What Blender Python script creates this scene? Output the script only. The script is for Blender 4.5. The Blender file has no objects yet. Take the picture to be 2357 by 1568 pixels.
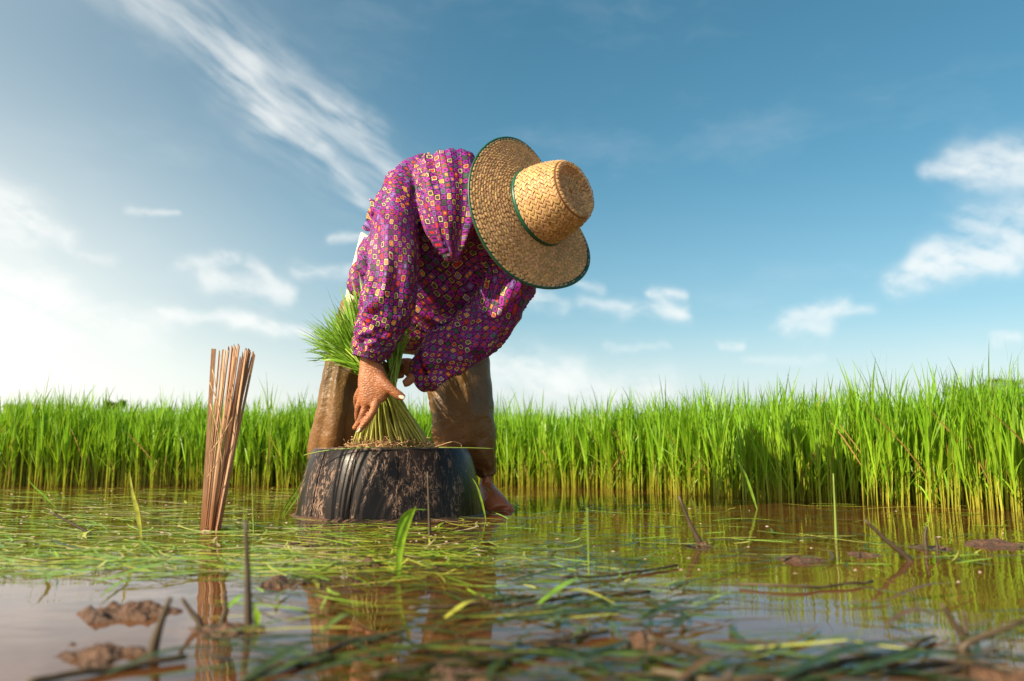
import bpy, bmesh, math, random
import numpy as np
from mathutils import Vector, Matrix, noise as mnoise

random.seed(7); rng = np.random.default_rng(7)
R = math.radians
sc = bpy.context.scene
C = sc.collection

# ------------------------------------------------------------------ camera
CAM_H = 0.18; FPX = 1833.0; PITCH = math.atan2(246, FPX)
cam = bpy.data.objects.new('camera', bpy.data.cameras.new('camera')); C.objects.link(cam)
cam.location = (0, 0, CAM_H); cam.rotation_euler = (math.pi/2 + PITCH, 0, 0)
cam.data.sensor_width = 36; cam.data.lens = 36*FPX/2357; cam.data.clip_start = .02; cam.data.clip_end = 5000
cam.data.dof.use_dof = True; cam.data.dof.focus_distance = 2.05; cam.data.dof.aperture_fstop = 3.6
sc.camera = cam
# ------------------------------------------------------------------ light and exposure
SUN_EL = R(33); SUN_AZ = R(35)      # SUN_AZ: how far behind the picture plane the sun stands, on the left
SUN = Vector((-math.cos(SUN_AZ)*math.cos(SUN_EL), -math.sin(SUN_AZ)*math.cos(SUN_EL), math.sin(SUN_EL)))
sl = bpy.data.lights.new('sun', 'SUN'); sl.energy = 5.0; sl.angle = R(.6); sl.color = (1, .87, .64)
sun = bpy.data.objects.new('sun', sl); C.objects.link(sun)
sun.rotation_euler = (-SUN).to_track_quat('-Z', 'Y').to_euler(); sun.location = SUN*20
sc.view_settings.view_transform = 'Standard'; sc.view_settings.look = 'None'
sc.view_settings.gamma = 1; sc.view_settings.exposure = 0.98; sc.view_settings.use_curve_mapping = False
sc.cycles.max_bounces = 8; sc.cycles.transparent_max_bounces = 8

# ------------------------------------------------------------------ geometry of the view (for surveying points of the place)
_cp, _sp = math.cos(PITCH), math.sin(PITCH)
def ray(u, v):
    x = (u-1178.5)/FPX; y = (784-v)/FPX
    return Vector((x, _cp - y*_sp, _sp + y*_cp))
def P(u, v, Y):                       # point seen at (u, v) standing Y metres away
    d = ray(u, v); return Vector((0, 0, CAM_H)) + d*(Y/d.y)
def W(u, v, z=0.0):                   # point seen at (u, v) lying at height z
    d = ray(u, v); return Vector((0, 0, CAM_H)) + d*((z-CAM_H)/d.z)
def azel(u, v):
    d = ray(u, v).normalized(); return math.atan2(d.x, d.y), math.asin(d.z)

# ------------------------------------------------------------------ node helpers
class S:
    def __init__(s, t, o): s.t = t; s.o = o
    def _m(s, op, *a, clamp=False):
        n = s.t.nodes.new('ShaderNodeMath'); n.operation = op; n.use_clamp = clamp
        for i, x in enumerate((s,)+a):
            if isinstance(x, S): s.t.links.new(x.o, n.inputs[i])
            else: n.inputs[i].default_value = x
        return S(s.t, n.outputs[0])
    def __add__(s, b): return s._m('ADD', b)
    __radd__ = __add__
    def __sub__(s, b): return s._m('SUBTRACT', b)
    def __rsub__(s, b): return (s*-1.0)+b
    def __mul__(s, b): return s._m('MULTIPLY', b)
    __rmul__ = __mul__
    def __truediv__(s, b): return s._m('DIVIDE', b)
    def f(s, op, *a): return s._m(op, *a)
    def sat(s): return s._m('ADD', 0.0, clamp=True)
    def lt(s, b): return s._m('LESS_THAN', b)
    def gt(s, b): return s._m('GREATER_THAN', b)
    def smooth(s, a, b):
        n = s.t.nodes.new('ShaderNodeMapRange'); n.interpolation_type = 'SMOOTHSTEP'
        s.t.links.new(s.o, n.inputs[0]); n.inputs[1].default_value = a; n.inputs[2].default_value = b
        return S(s.t, n.outputs[0])
class T:
    def __init__(s, tree): s.t = tree; s.N = tree.nodes; s.L = tree.links
    def put(s, sock, v):
        if isinstance(v, S): s.L.new(v.o, sock)
        elif isinstance(v, bpy.types.NodeSocket): s.L.new(v, sock)
        else: sock.default_value = v
    def sep(s, v):
        n = s.N.new('ShaderNodeSeparateXYZ'); s.put(n.inputs[0], v); return [S(s.t, o) for o in n.outputs]
    def comb(s, x, y, z=0.0):
        n = s.N.new('ShaderNodeCombineXYZ')
        for i, q in enumerate((x, y, z)): s.put(n.inputs[i], q)
        return n.outputs[0]
    def noise(s, vec, scale, detail=3, rough=.55, dist=0.0, col=False):
        n = s.N.new('ShaderNodeTexNoise'); 
        if vec is not None: s.put(n.inputs['Vector'], vec)
        n.inputs['Scale'].default_value = scale; n.inputs['Detail'].default_value = detail
        n.inputs['Roughness'].default_value = rough; n.inputs['Distortion'].default_value = dist
        return n.outputs['Color'] if col else S(s.t, n.outputs['Fac'])
    def white(s, vec):
        n = s.N.new('ShaderNodeTexWhiteNoise'); n.noise_dimensions = '3D'; s.put(n.inputs['Vector'], vec); return S(s.t, n.outputs['Value'])
    def vmul(s, v, m):
        n = s.N.new('ShaderNodeVectorMath'); n.operation = 'MULTIPLY'; s.put(n.inputs[0], v); n.inputs[1].default_value = m; return n.outputs[0]
    def mix(s, fac, a, b):
        n = s.N.new('ShaderNodeMix'); n.data_type = 'RGBA'
        s.put(n.inputs[0], fac)
        for sock, c in ((n.inputs[6], a), (n.inputs[7], b)):
            if isinstance(c, tuple): sock.default_value = (*c, 1) if len(c) == 3 else c
            else: s.put(sock, c)
        return n.outputs[2]
    def ramp(s, fac, stops, const=False):
        n = s.N.new('ShaderNodeValToRGB'); cr = n.color_ramp
        if const: cr.interpolation = 'CONSTANT'
        while len(cr.elements) < len(stops): cr.elements.new(.5)
        for e, (p, c) in zip(cr.elements, stops): e.position = p; e.color = (*c, 1)
        s.put(n.inputs[0], fac); return n.outputs[0]
    def tc(s, name): 
        n = s.N.new('ShaderNodeTexCoord'); return n.outputs[name]
    def uv(s):
        n = s.N.new('ShaderNodeUVMap'); return n.outputs[0]
    def attr(s, name):
        n = s.N.new('ShaderNodeAttribute'); n.attribute_name = name; return n.outputs['Color']
    def bump(s, h, strength=.3, dist=.01, normal=None):
        n = s.N.new('ShaderNodeBump'); s.put(n.inputs['Height'], h); n.inputs['Strength'].default_value = strength; n.inputs['Distance'].default_value = dist
        if normal is not None: s.put(n.inputs['Normal'], normal)
        return n.outputs[0]
def mat(name):
    m = bpy.data.materials.new(name); m.use_nodes = True; t = T(m.node_tree)
    b = m.node_tree.nodes['Principled BSDF']
    return m, t, b

# ------------------------------------------------------------------ world: daylight sky with wisps of cloud
w = bpy.data.worlds.new('World'); sc.world = w; w.use_nodes = True
wt = T(w.node_tree); bg = w.node_tree.nodes['Background']
sky = wt.N.new('ShaderNodeTexSky'); sky.sky_type = 'NISHITA'; sky.sun_disc = False
sky.sun_elevation = SUN_EL; sky.sun_rotation = math.atan2(SUN.x, SUN.y); sky.air_density = 1.0; sky.dust_density = 1.2; sky.ozone_density = 2.0
dx, dy, dz = wt.sep(wt.tc('Generated'))
az = dx.f('ARCTAN2', dy); el = dz.f('MINIMUM', 1.0).f('MAXIMUM', -1.0).f('ARCSINE')
v0 = wt.comb(az, el, 0.0)
wn = wt.N.new('ShaderNodeSeparateColor'); wt.L.new(wt.noise(v0, 7, 4, .6, col=True), wn.inputs[0])
waz = az + (S(wt.t, wn.outputs[0]) - .5)*.085; wel = el + (S(wt.t, wn.outputs[1]) - .5)*.06
CLOUDS = [  # (u0, v0) to (u1, v1), half width in pixels, weight
    (230, -60, 540, 150, 40, .60), (540, 150, 620, 260, 30, .75), (600, 240, 730, 340, 22, .80), (720, 320, 840, 450, 18, .85),
    (380, -40, 640, 170, 55, .36), (560, 140, 760, 260, 62, .40), (740, 230, 850, 300, 28, .58), (840, 290, 960, 410, 22, .75), (640, 260, 900, 430, 75, .36),
    (-60, 455, 20, 490, 40, .95), (20, 500, 140, 545, 18, .75), (-80, 555, 70, 560, 14, .4),
    (-60, 640, 110, 680, 38, .80), (60, 700, 330, 755, 36, .60), (-80, 720, 120, 730, 60, .55), (380, 725, 720, 765, 11, .9), (520, 745, 620, 752, 16, .6),
    (430, 620, 560, 605, 13, .65), (480, 650, 640, 690, 20, .75), (600, 625, 665, 680, 15, .65), (690, 630, 815, 635, 13, .6), (760, 545, 830, 552, 9, .5),
    (300, 475, 420, 492, 7, .35), (180, 575, 280, 585, 9, .3),
    (2140, 400, 2240, 395, 12, .6), (2230, 380, 2357, 350, 30, .95), (2280, 400, 2440, 395, 22, .8), (2240, 520, 2400, 490, 32, .75),
    (2060, 655, 2180, 635, 22, .9), (2150, 600, 2340, 595, 26, .95), (2120, 620, 2290, 610, 20, .8), (2340, 560, 2440, 530, 22, .7),
    (1805, 738, 1940, 715, 15, .85), (1820, 765, 1900, 760, 15, .55), (1930, 725, 2010, 720, 9, .4), (1650, 793, 1705, 790, 9, .75),
    (1480, 685, 1565, 683, 10, 1.0), (1345, 695, 1430, 705, 13, .55), (1430, 725, 1565, 730, 14, .6), (1500, 700, 1560, 725, 12, .5),
    (1190, 690, 1240, 675, 22, .9), (1250, 690, 1305, 710, 15, .55), (1330, 650, 1370, 660, 10, .3),
    (1100, 830, 1300, 860, 32, .62), (1150, 870, 1520, 905, 34, .6), (2290, 785, 2357, 788, 9, .6), (1400, 800, 1520, 805, 8, .3), (1700, 830, 1900, 815, 8, .22),
]
acc = None; streak = None
for ci_, (a, b, c, d, hw, wg) in enumerate(CLOUDS):
    p0 = azel(a, b); p1 = azel(c, d); ex, ey = p1[0]-p0[0], p1[1]-p0[1]; L2 = ex*ex+ey*ey; wd = hw/FPX
    qx = waz - p0[0]; qy = wel - p0[1]
    tt = (qx*(ex/L2) + qy*(ey/L2)).sat()
    rx = qx - tt*ex; ry = qy - tt*ey
    m_ = ((rx*rx + ry*ry)*(-1.0/(1.25*wd*wd))).f('EXPONENT')*wg
    if ci_ < 9: streak = m_ if streak is None else streak + m_
    else: acc = m_ if acc is None else acc + m_
# stretched wisp noise gives the streaks their fibres
ca, sa = math.cos(R(-38)), math.sin(R(-38))
fib = wt.noise(wt.comb((az*ca + el*sa)*4 + waz*2, (el*ca - az*sa)*24 + wel*10, 0.0), 1.5, 5, .55)
puff = wt.noise(wt.comb(waz*9, wel*15, .3), 2.2, 6, .6)
wisp = (1.0 - ((acc*((fib*.45 + puff*.8).smooth(.36, .92)*2.2) + streak*((fib*1.1 + puff*.15).smooth(.34, 1.0)*1.35))*-1.0).f('EXPONENT'))*.80
# thin high cloud all over the sky, a little denser towards the bright side and the horizon
thin = wt.noise(wt.comb(waz*3.2, wel*9, 2.0), 1.3, 5, .6).smooth(.5, .85)*.12
hz = el.smooth(.17, .02)*.55 + el.smooth(.36, .05)*.14
hl = (dx*dx + dy*dy + 1e-6).f('SQRT'); sunx = ((dx*(-math.cos(SUN_AZ)) + dy*(-math.sin(SUN_AZ)))/hl).smooth(-.62, .30)
hz2 = sunx*(el.smooth(.46, .05)*.66 + .22)
veil = (thin + hz).sat()
hs = wt.N.new('ShaderNodeHueSaturation'); wt.L.new(sky.outputs[0], hs.inputs['Color']); hs.inputs['Saturation'].default_value = 1.22; hs.inputs['Hue'].default_value = .47; hs.inputs['Value'].default_value = 1.3
c1 = wt.mix(veil, hs.outputs[0], (9.0, 9.8, 9.9))
c1 = wt.mix(hz2.sat(), c1, (14.6, 14.0, 12.4))
c2 = wt.mix(wisp, c1, (11.0, 11.0, 10.6))
wt.L.new(c2, bg.inputs[0]); bg.inputs[1].default_value = .050

# ------------------------------------------------------------------ mesh helpers
def setp(o, label=None, cat=None, group=None, kind=None):
    if label: o['label'] = label
    if cat: o['category'] = cat
    if group: o['group'] = group
    if kind: o['kind'] = kind
    return o
def root(name, loc, label, cat, group=None):
    o = bpy.data.objects.new(name, None); C.objects.link(o); o.location = loc; o.empty_display_size = .05
    return setp(o, label, cat, group)
def link(name, me, m=None, parent=None, origin=None, smooth=True):
    """me is in world coordinates; it is moved so that its origin is the parent's place (or origin)"""
    org = Vector(origin) if origin is not None else (parent_org(parent) if parent else Vector())
    me.transform(Matrix.Translation(-org))
    o = bpy.data.objects.new(name, me); C.objects.link(o)
    if parent: o.parent = parent
    else: o.location = org
    if m: me.materials.clear(); me.materials.append(m)
    if smooth and len(me.polygons): me.polygons.foreach_set('use_smooth', [True]*len(me.polygons))
    return o
def parent_org(p):
    v = Vector()
    while p: v += p.location; p = p.parent
    return v
def mesh(V, F):
    me = bpy.data.meshes.new('m'); me.from_pydata([tuple(v) for v in V], [], F); me.update(); return me
class MB:
    def __init__(s): s.V = []; s.F = []
    def ring_loft(s, rings, cap=True):
        """rings: list of lists of points, all the same length"""
        b = len(s.V); k = len(rings[0])
        for r in rings: s.V += [Vector(p) for p in r]
        for i in range(len(rings)-1):
            for j in range(k):
                j2 = (j+1) % k
                s.F.append((b+i*k+j, b+i*k+j2, b+(i+1)*k+j2, b+(i+1)*k+j))
        if cap:
            s.F.append(tuple(b+j for j in range(k))[::-1]); s.F.append(tuple(b+(len(rings)-1)*k+j for j in range(k)))
    def tube(s, pts, rad, k=8, sub=1, flat=None):
        pts = [Vector(p) for p in pts]
        if not isinstance(rad, (list, tuple)): rad = [rad]*len(pts)
        if sub > 1: pts, rad = crom(pts, rad, sub)
        rings = []; up = None
        for i, p in enumerate(pts):
            t = (pts[min(i+1, len(pts)-1)] - pts[max(i-1, 0)]).normalized()
            if up is None: up = t.orthogonal().normalized()
            up = (up - t*up.dot(t)).normalized(); sd = t.cross(up)
            rings.append([p + (up*math.cos(2*math.pi*j/k) + sd*math.sin(2*math.pi*j/k))*rad[i] for j in range(k)])
        s.ring_loft(rings)
    def strip(s, pts, wid, side, fold=0.0):
        """leaf blade: pts along it, widths, side vector; a shallow V across gives it thickness of form"""
        pts = [Vector(p) for p in pts]; b = len(s.V); n = len(pts)
        for i, p in enumerate(pts):
            t = (pts[min(i+1, n-1)] - pts[max(i-1, 0)]).normalized(); sd = (side - t*side.dot(t)).normalized(); up = sd.cross(t)
            s.V += [p - sd*wid[i]*.5 + up*fold*wid[i], p, p + sd*wid[i]*.5 + up*fold*wid[i]]
        for i in range(n-1):
            for j in (0, 1): s.F.append((b+3*i+j, b+3*i+j+1, b+3*i+3+j+1, b+3*i+3+j))
    def box(s, c, x, y, z):
        b = len(s.V); c = Vector(c)
        for sx in (-1, 1):
            for sy in (-1, 1):
                for sz in (-1, 1): s.V.append(c + x*sx + y*sy + z*sz)
        s.F += [tuple(b+i for i in q) for q in ((0,1,3,2),(4,6,7,5),(0,4,5,1),(2,3,7,6),(0,2,6,4),(1,5,7,3))]
    def build(s, name, m, parent=None, origin=None, smooth=True): return link(name, mesh(s.V, s.F), m, parent, origin, smooth)
def crom(pts, rad, sub):
    P_, R_ = [], []; n = len(pts)
    for i in range(n-1):
        p0, p1, p2, p3 = pts[max(i-1,0)], pts[i], pts[i+1], pts[min(i+2,n-1)]
        for q in range(sub):
            t = q/sub
            P_.append(.5*((2*p1) + (p2-p0)*t + (2*p0-5*p1+4*p2-p3)*t*t + (3*p1-p0-3*p2+p3)*t**3)); R_.append(rad[i]*(1-t)+rad[i+1]*t)
    P_.append(pts[-1]); R_.append(rad[-1]); return P_, R_
class Loft:
    """a limb or garment tube from sections: each section is (u, v, u2, v2, Y, half thickness[, Y2]) - its two sides as surveyed, at depth Y"""
    def __init__(s, secs, sub=6, k=28, power=2.2):
        c, a, t = [], [], []
        for q in secs:
            p1 = P(q[0], q[1], q[4]); p2 = P(q[2], q[3], q[6] if len(q) > 6 else q[4])
            c.append((p1+p2)/2); a.append((p2-p1)/2); t.append(q[5])
        c, t2 = crom(c, t, sub); a, _ = crom(a, t, sub)
        s.c = c; s.a = a; s.b = []; s.tan = []
        for i in range(len(c)):
            tg = (c[min(i+1, len(c)-1)] - c[max(i-1, 0)]).normalized(); s.tan.append(tg)
            b = a[i].cross(tg).normalized()
            if b.y > 0: b = -b
            s.b.append(b*t2[i])
        s.rings = []
        for i in range(len(c)):
            rg = []
            for j in range(k):
                th = 2*math.pi*j/k; cx, sx = math.cos(th), math.sin(th); e = 2/power
                rg.append(c[i] + s.a[i]*math.copysign(abs(cx)**e, cx) + s.b[i]*math.copysign(abs(sx)**e, sx))
            s.rings.append(rg)
        s.len = [0]
        for i in range(1, len(c)): s.len.append(s.len[-1] + (c[i]-c[i-1]).length)
        s.rad = sum(x.length + y.length for x, y in zip(s.a, s.b))/2/len(c)
def weld(mb_list, voxel, smooth_it=4, fac=.5):
    """fuse overlapping closed pieces into one continuous skin"""
    V, F = [], []
    for m in mb_list:
        b = len(V); V += m.V; F += [tuple(i+b for i in f) for f in m.F]
    me = mesh(V, F); bm = bmesh.new(); bm.from_mesh(me); bmesh.ops.recalc_face_normals(bm, faces=bm.faces); bm.to_mesh(me); bm.free()
    o = bpy.data.objects.new('tmp', me); C.objects.link(o)
    r = o.modifiers.new('r', 'REMESH'); r.mode = 'VOXEL'; r.voxel_size = voxel; r.adaptivity = 0
    if smooth_it:
        q = o.modifiers.new('s', 'SMOOTH'); q.factor = fac; q.iterations = smooth_it
    dg = bpy.context.evaluated_depsgraph_get(); out = bpy.data.meshes.new_from_object(o.evaluated_get(dg))
    bpy.data.objects.remove(o); return out
def coords(me):
    a = np.empty(len(me.vertices)*3, np.float32); me.vertices.foreach_get('co', a); return a.reshape(-1, 3)
def normals(me):
    a = np.empty(len(me.vertices)*3, np.float32); me.vertex_normals.foreach_get('vector', a); return a.reshape(-1, 3)
def setco(me, a): me.vertices.foreach_set('co', a.astype(np.float32).ravel()); me.update()
def spine_coords(pts, lofts):
    """for each point: index of the nearest tube, length along it, angle round it"""
    N = len(pts); best = np.full(N, 1e9); part = np.zeros(N, int); Sx = np.zeros(N); Th = np.zeros(N)
    for k, lf in enumerate(lofts):
        c = np.array(lf.c); a = np.array(lf.a); b = np.array(lf.b); tg = np.array(lf.tan); ln = np.array(lf.len)
        al = np.linalg.norm(a, axis=1); bl = np.linalg.norm(b, axis=1)
        D = pts[:, None, :] - c[None]
        h = np.abs(np.einsum('nij,ij->ni', D, tg)); rr = np.linalg.norm(D, axis=2)
        i = np.argmin(h + .35*rr, axis=1); d = D[np.arange(N), i]
        x = np.einsum('nj,nj->n', d, a[i])/al[i]**2; y = np.einsum('nj,nj->n', d, b[i])/bl[i]**2
        sc_ = np.abs(np.hypot(x, y) - 1)*np.minimum(al[i], bl[i]) + np.maximum(h[np.arange(N), i]-.01, 0)
        m = sc_ < best; best[m] = sc_[m]; part[m] = k; Th[m] = np.arctan2(y[m], x[m])
        Sx[m] = (ln[i] + np.einsum('nj,nj->n', d, tg[i]))[m]
    return part, Sx, Th
def cloth_uv(me, lofts):
    nl = len(me.loops); li = np.empty(nl, np.int32); me.loops.foreach_get('vertex_index', li)
    npol = len(me.polygons); ls = np.empty(npol, np.int32); lt = np.empty(npol, np.int32)
    me.polygons.foreach_get('loop_start', ls); me.polygons.foreach_get('loop_total', lt)
    co = coords(me); fc = np.empty(npol*3, np.float32); me.polygons.foreach_get('center', fc); fc = fc.reshape(-1, 3)
    fp, fs, ft = spine_coords(fc, lofts); pf = np.repeat(np.arange(npol), lt)
    uv = np.zeros((nl, 2))
    for k, lf in enumerate(lofts):
        _, s_, t_ = spine_coords(co, [lf]); m = fp[pf] == k; vi = li[m]; f0 = pf[m]
        dt = (t_[vi] - ft[f0] + np.pi) % (2*np.pi) - np.pi
        uv[m, 0] = (ft[f0] + dt)*lf.rad + k*.733; uv[m, 1] = s_[vi] + k*.417
    L = me.uv_layers.new(name='UVMap'); L.data.foreach_set('uv', uv.astype(np.float32).ravel())
def fbm(p, sc_, o=3):
    return mnoise.fractal(Vector(p)*sc_, 1.0, 2.0, o)
def colattr(me, cols):
    a = me.color_attributes.new('tint', 'FLOAT_COLOR', 'POINT')
    a.data.foreach_set('color', np.concatenate([cols, np.ones((len(cols), 1))], 1).astype(np.float32).ravel())

# ------------------------------------------------------------------ materials
def leaf_mat(name, trans=.45, rough=.42, gain=1.0):
    m, t, b = mat(name)
    c = t.attr('tint'); nz = t.noise(t.tc('Object'), 60, 2)
    hsv = t.N.new('ShaderNodeHueSaturation'); t.put(hsv.inputs['Color'], c); t.put(hsv.inputs['Value'], (nz*.6+.7)*gain)
    b.inputs['Roughness'].default_value = rough; t.put(b.inputs['Base Color'], hsv.outputs[0]); b.inputs['Specular IOR Level'].default_value = .35
    tr = t.N.new('ShaderNodeBsdfTranslucent'); tc_ = t.mix(.35, hsv.outputs[0], (.42, .62, .02)); t.put(tr.inputs[0], tc_)
    mx = t.N.new('ShaderNodeMixShader'); mx.inputs[0].default_value = trans
    t.L.new(b.outputs[0], mx.inputs[1]); t.L.new(tr.outputs[0], mx.inputs[2])
    t.L.new(mx.outputs[0], t.N['Material Output'].inputs[0]); return m
M = {}
M['rice'] = leaf_mat('rice_leaf'); M['bunch'] = leaf_mat('bunch_leaf', .3); M['float'] = leaf_mat('floating_leaf', .25, .3)

# muddy water: silty brown body, mirror-like skin with fine ripples
m, t, b = mat('muddy_water'); M['water'] = m
oc = t.tc('Object'); n1 = t.noise(oc, 3.0, 4); n2 = t.noise(oc, 14, 3)
t.put(b.inputs['Base Color'], t.ramp(n1*.65 + n2*.35, [(.30, (.058, .021, .007)), (.5, (.095, .036, .012)), (.72, (.15, .062, .021))]))
b.inputs['IOR'].default_value = 1.5; b.inputs['Roughness'].default_value = .015; b.inputs['Specular IOR Level'].default_value = .5
r1 = t.noise(t.vmul(oc, (1, 1.6, 1)), 5, 3, .5); r2 = t.noise(t.vmul(oc, (1, 1.5, 1)), 34, 2, .5); r3 = t.noise(oc, 120, 2)
t.put(b.inputs['Normal'], t.bump(r1*1.0 + r2*.09 + r3*.008, .45, .0035))

m, t, b = mat('wet_mud'); M['mud'] = m
oc = t.tc('Object'); n1 = t.noise(oc, 40, 5, .65)
t.put(b.inputs['Base Color'], t.ramp(n1, [(.3, (.05, .024, .012)), (.55, (.12, .056, .026)), (.8, (.22, .12, .065))]))
b.inputs['Roughness'].default_value = .5; t.put(b.inputs['Normal'], t.bump(n1 + t.noise(oc, 170, 4, .7)*.6, 1.0, .010))

m, t, b = mat('paddy_soil'); M['soil'] = m
oc = t.tc('Object'); n1 = t.noise(oc, 2.0, 6, .6)
t.put(b.inputs['Base Color'], t.ramp(n1, [(.3, (.05, .055, .02)), (.6, (.07, .12, .03)), (.8, (.10, .16, .035))])); b.inputs['Roughness'].default_value = .9

# printed cotton: a chequer of outlined blocks and pink hexagons on dark purple
def shirt_mat(name, dirt):
    m, t, b = mat(name)
    ux, uy, _ = t.sep(t.uv()); oc = t.tc('Object')
    wob = t.noise(oc, 11, 2, col=True); ws = t.N.new('ShaderNodeSeparateColor'); t.put(ws.inputs[0], wob)
    ux = ux + (S(t.t, ws.outputs[0])-.5)*.016; uy = uy + (S(t.t, ws.outputs[1])-.5)*.016
    gx = ux*(1/.0116); gy = uy*(1/.0132); ix = gx.f('FLOOR'); iy = gy.f('FLOOR')
    fx = gx - ix - .5; fy = gy - iy - .5
    par = ((ix + iy)*.5).f('FRACT').gt(.25)
    ax = fx.f('ABSOLUTE'); ay = fy.f('ABSOLUTE')
    boxd = (ax*1.12).f('MAXIMUM', ay*.92)
    hexd = (ax*1.0).f('MAXIMUM', ax*.45 + ay*.98)
    cell = t.comb(ix, iy, 1.0); cell2 = t.comb(ix, iy, 7.3); cell3 = t.comb(ix, iy, 3.7)
    oc1 = t.ramp(t.white(cell), [(0, (.66, .42, .13)), (.26, (.24, .10, .44)), (.52, (.05, .08, .06)), (.70, (.52, .035, .02)), (.84, (.70, .56, .28))], True)
    oc2 = t.ramp(t.white(cell2), [(0, (.58, .02, .02)), (.3, (.04, .11, .055)), (.55, (.75, .25, .03)), (.68, (.24, .13, .40)), (.82, (.03, .04, .03))], True)
    bgc = (.016, .006, .020); pink = t.mix(t.white(cell3), (.20, .004, .19), (.34, .007, .27))
    box = t.mix(boxd.lt(.42), bgc, oc1); box = t.mix(boxd.lt(.315), box, (.030, .018, .032)); box = t.mix(boxd.lt(.235), box, oc2)
    hx = t.mix(hexd.lt(.455), bgc, pink); hx = t.mix(hexd.lt(.19), hx, bgc)
    c = t.mix(par, hx, box)
    fade = t.noise(oc, 6, 4)
    c = t.mix(fade.smooth(.35, .75)*.10, c, (.36, .03, .30))
    ox, oy, oz = t.sep(oc)
    d = (t.noise(oc, 9, 5, .65).smooth(.52, .75)*.5*dirt + t.noise(oc, 3, 4).smooth(.5, .8)*.55*dirt).sat()
    c = t.mix(d, c, (.14, .075, .04))
    t.put(b.inputs['Base Color'], c); b.inputs['Roughness'].default_value = .62; b.inputs['Specular IOR Level'].default_value = .3
    b.inputs['Sheen Weight'].default_value = 0
    wv = t.noise(oc, 38, 4, .6); wv2 = t.noise(oc, 420, 2)
    t.put(b.inputs['Normal'], t.bump(wv*1.0 + wv2*.12, .28, .008)); return m
M['shirt'] = shirt_mat('printed_cotton', .25); M['cuff'] = shirt_mat('muddy_cotton', 1.1)

m, t, b = mat('wet_trousers'); M['trousers'] = m
oc = t.tc('Object'); n1 = t.noise(oc, 5, 5, .6); n2 = t.noise(oc, 45, 4, .65); ox, oy, oz = t.sep(oc)
c = t.ramp(n1, [(.3, (.048, .025, .007)), (.5, (.135, .072, .016)), (.75, (.30, .175, .034))])
low = (oz*-1.0 + .46 + (n1-.5)*.35).smooth(.0, .34)
c = t.mix(low*.75, c, (.16, .062, .018)); c = t.mix(n2.smooth(.62, .75)*.4, c, (.26, .15, .06))
t.put(b.inputs['Base Color'], c); t.put(b.inputs['Roughness'], n2*.35 + .28); b.inputs['Specular IOR Level'].default_value = .5
t.put(b.inputs['Normal'], t.bump(n2 + t.noise(oc, 16, 3)*1.2, .6, .008))

m, t, b = mat('pale_cotton'); M['pale'] = m
oc = t.tc('Object'); ox, oy, oz = t.sep(oc)
ln = ((oz*60.0).f('SINE')*.5+.5).gt(.93)
c = t.mix(ln*.5, (.70, .66, .44), (.38, .40, .18)); c = t.mix(t.noise(oc, 70, 2).gt(.58)*.35, c, (.25, .22, .12))
t.put(b.inputs['Base Color'], c); b.inputs['Roughness'].default_value = .8

m, t, b = mat('weathered_skin'); M['skin'] = m
oc = t.tc('Object'); n1 = t.noise(oc, 22, 4); ox, oy, oz = t.sep(oc)
wr = t.N.new('ShaderNodeTexWave'); wr.wave_type = 'BANDS'; wr.bands_direction = 'Z'; t.put(wr.inputs['Vector'], oc)
wr.inputs['Scale'].default_value = 46; wr.inputs['Distortion'].default_value = 11; wr.inputs['Detail'].default_value = 3; wr.inputs['Detail Scale'].default_value = 2.2
wf = S(t.t, wr.outputs['Fac'])
c = t.ramp(n1, [(.3, (.24, .080, .028)), (.55, (.36, .130, .050)), (.8, (.46, .185, .08))])
c = t.mix((1.0-wf)*.12, c, (.20, .06, .025))
mudfoot = (oz*-1.0 + .20).smooth(0, .05)
c = t.mix(mudfoot, c, (.40, .12, .045))
t.put(b.inputs['Base Color'], c); t.put(b.inputs['Roughness'], .46 - mudfoot*.22)
b.inputs['Subsurface Weight'].default_value = .08; b.inputs['Subsurface Radius'].default_value = (.01, .004, .002); b.inputs['Subsurface Scale'].default_value = .3
t.put(b.inputs['Normal'], t.bump(wf*(1.0-mudfoot*.8) + t.noise(t.vmul(oc, (1, 1, 1.8)), 75, 4, .6)*1.3, .38, .0024))
m, t, b = mat('nail'); M['nail'] = m
b.inputs['Base Color'].default_value = (.72, .52, .40, 1); b.inputs['Roughness'].default_value = .25
m, t, b = mat('black_hair'); M['hair'] = m
b.inputs['Base Color'].default_value = (.012, .009, .008, 1); b.inputs['Roughness'].default_value = .45

m, t, b = mat('straw'); M['straw'] = m
c = t.attr('tint'); oc = t.tc('Object')
st = t.noise(oc, 160, 3); c2 = t.mix(st.smooth(.35, .8)*.4, c, (.44, .25, .10)); c2 = t.mix(t.noise(oc, 9, 4).smooth(.5, .8)*.3, c2, (.48, .25, .085))
t.put(b.inputs['Base Color'], c2); b.inputs['Roughness'].default_value = .48; t.put(b.inputs['Normal'], t.bump(st, .35, .001))
tr = t.N.new('ShaderNodeBsdfTranslucent'); t.put(tr.inputs[0], c2); mx = t.N.new('ShaderNodeMixShader'); mx.inputs[0].default_value = .42
t.L.new(b.outputs[0], mx.inputs[1]); t.L.new(tr.outputs[0], mx.inputs[2]); t.L.new(mx.outputs[0], t.N['Material Output'].inputs[0])
m, t, b = mat('gap_shade_core'); M['core'] = m
b.inputs['Base Color'].default_value = (.26, .13, .05, 1); b.inputs['Roughness'].default_value = .8  # backing darker than the splints: shade painted into the gaps of the plait
tr = t.N.new('ShaderNodeBsdfTranslucent'); tr.inputs[0].default_value = (.72, .44, .20, 1); mx = t.N.new('ShaderNodeMixShader'); mx.inputs[0].default_value = .5
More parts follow.
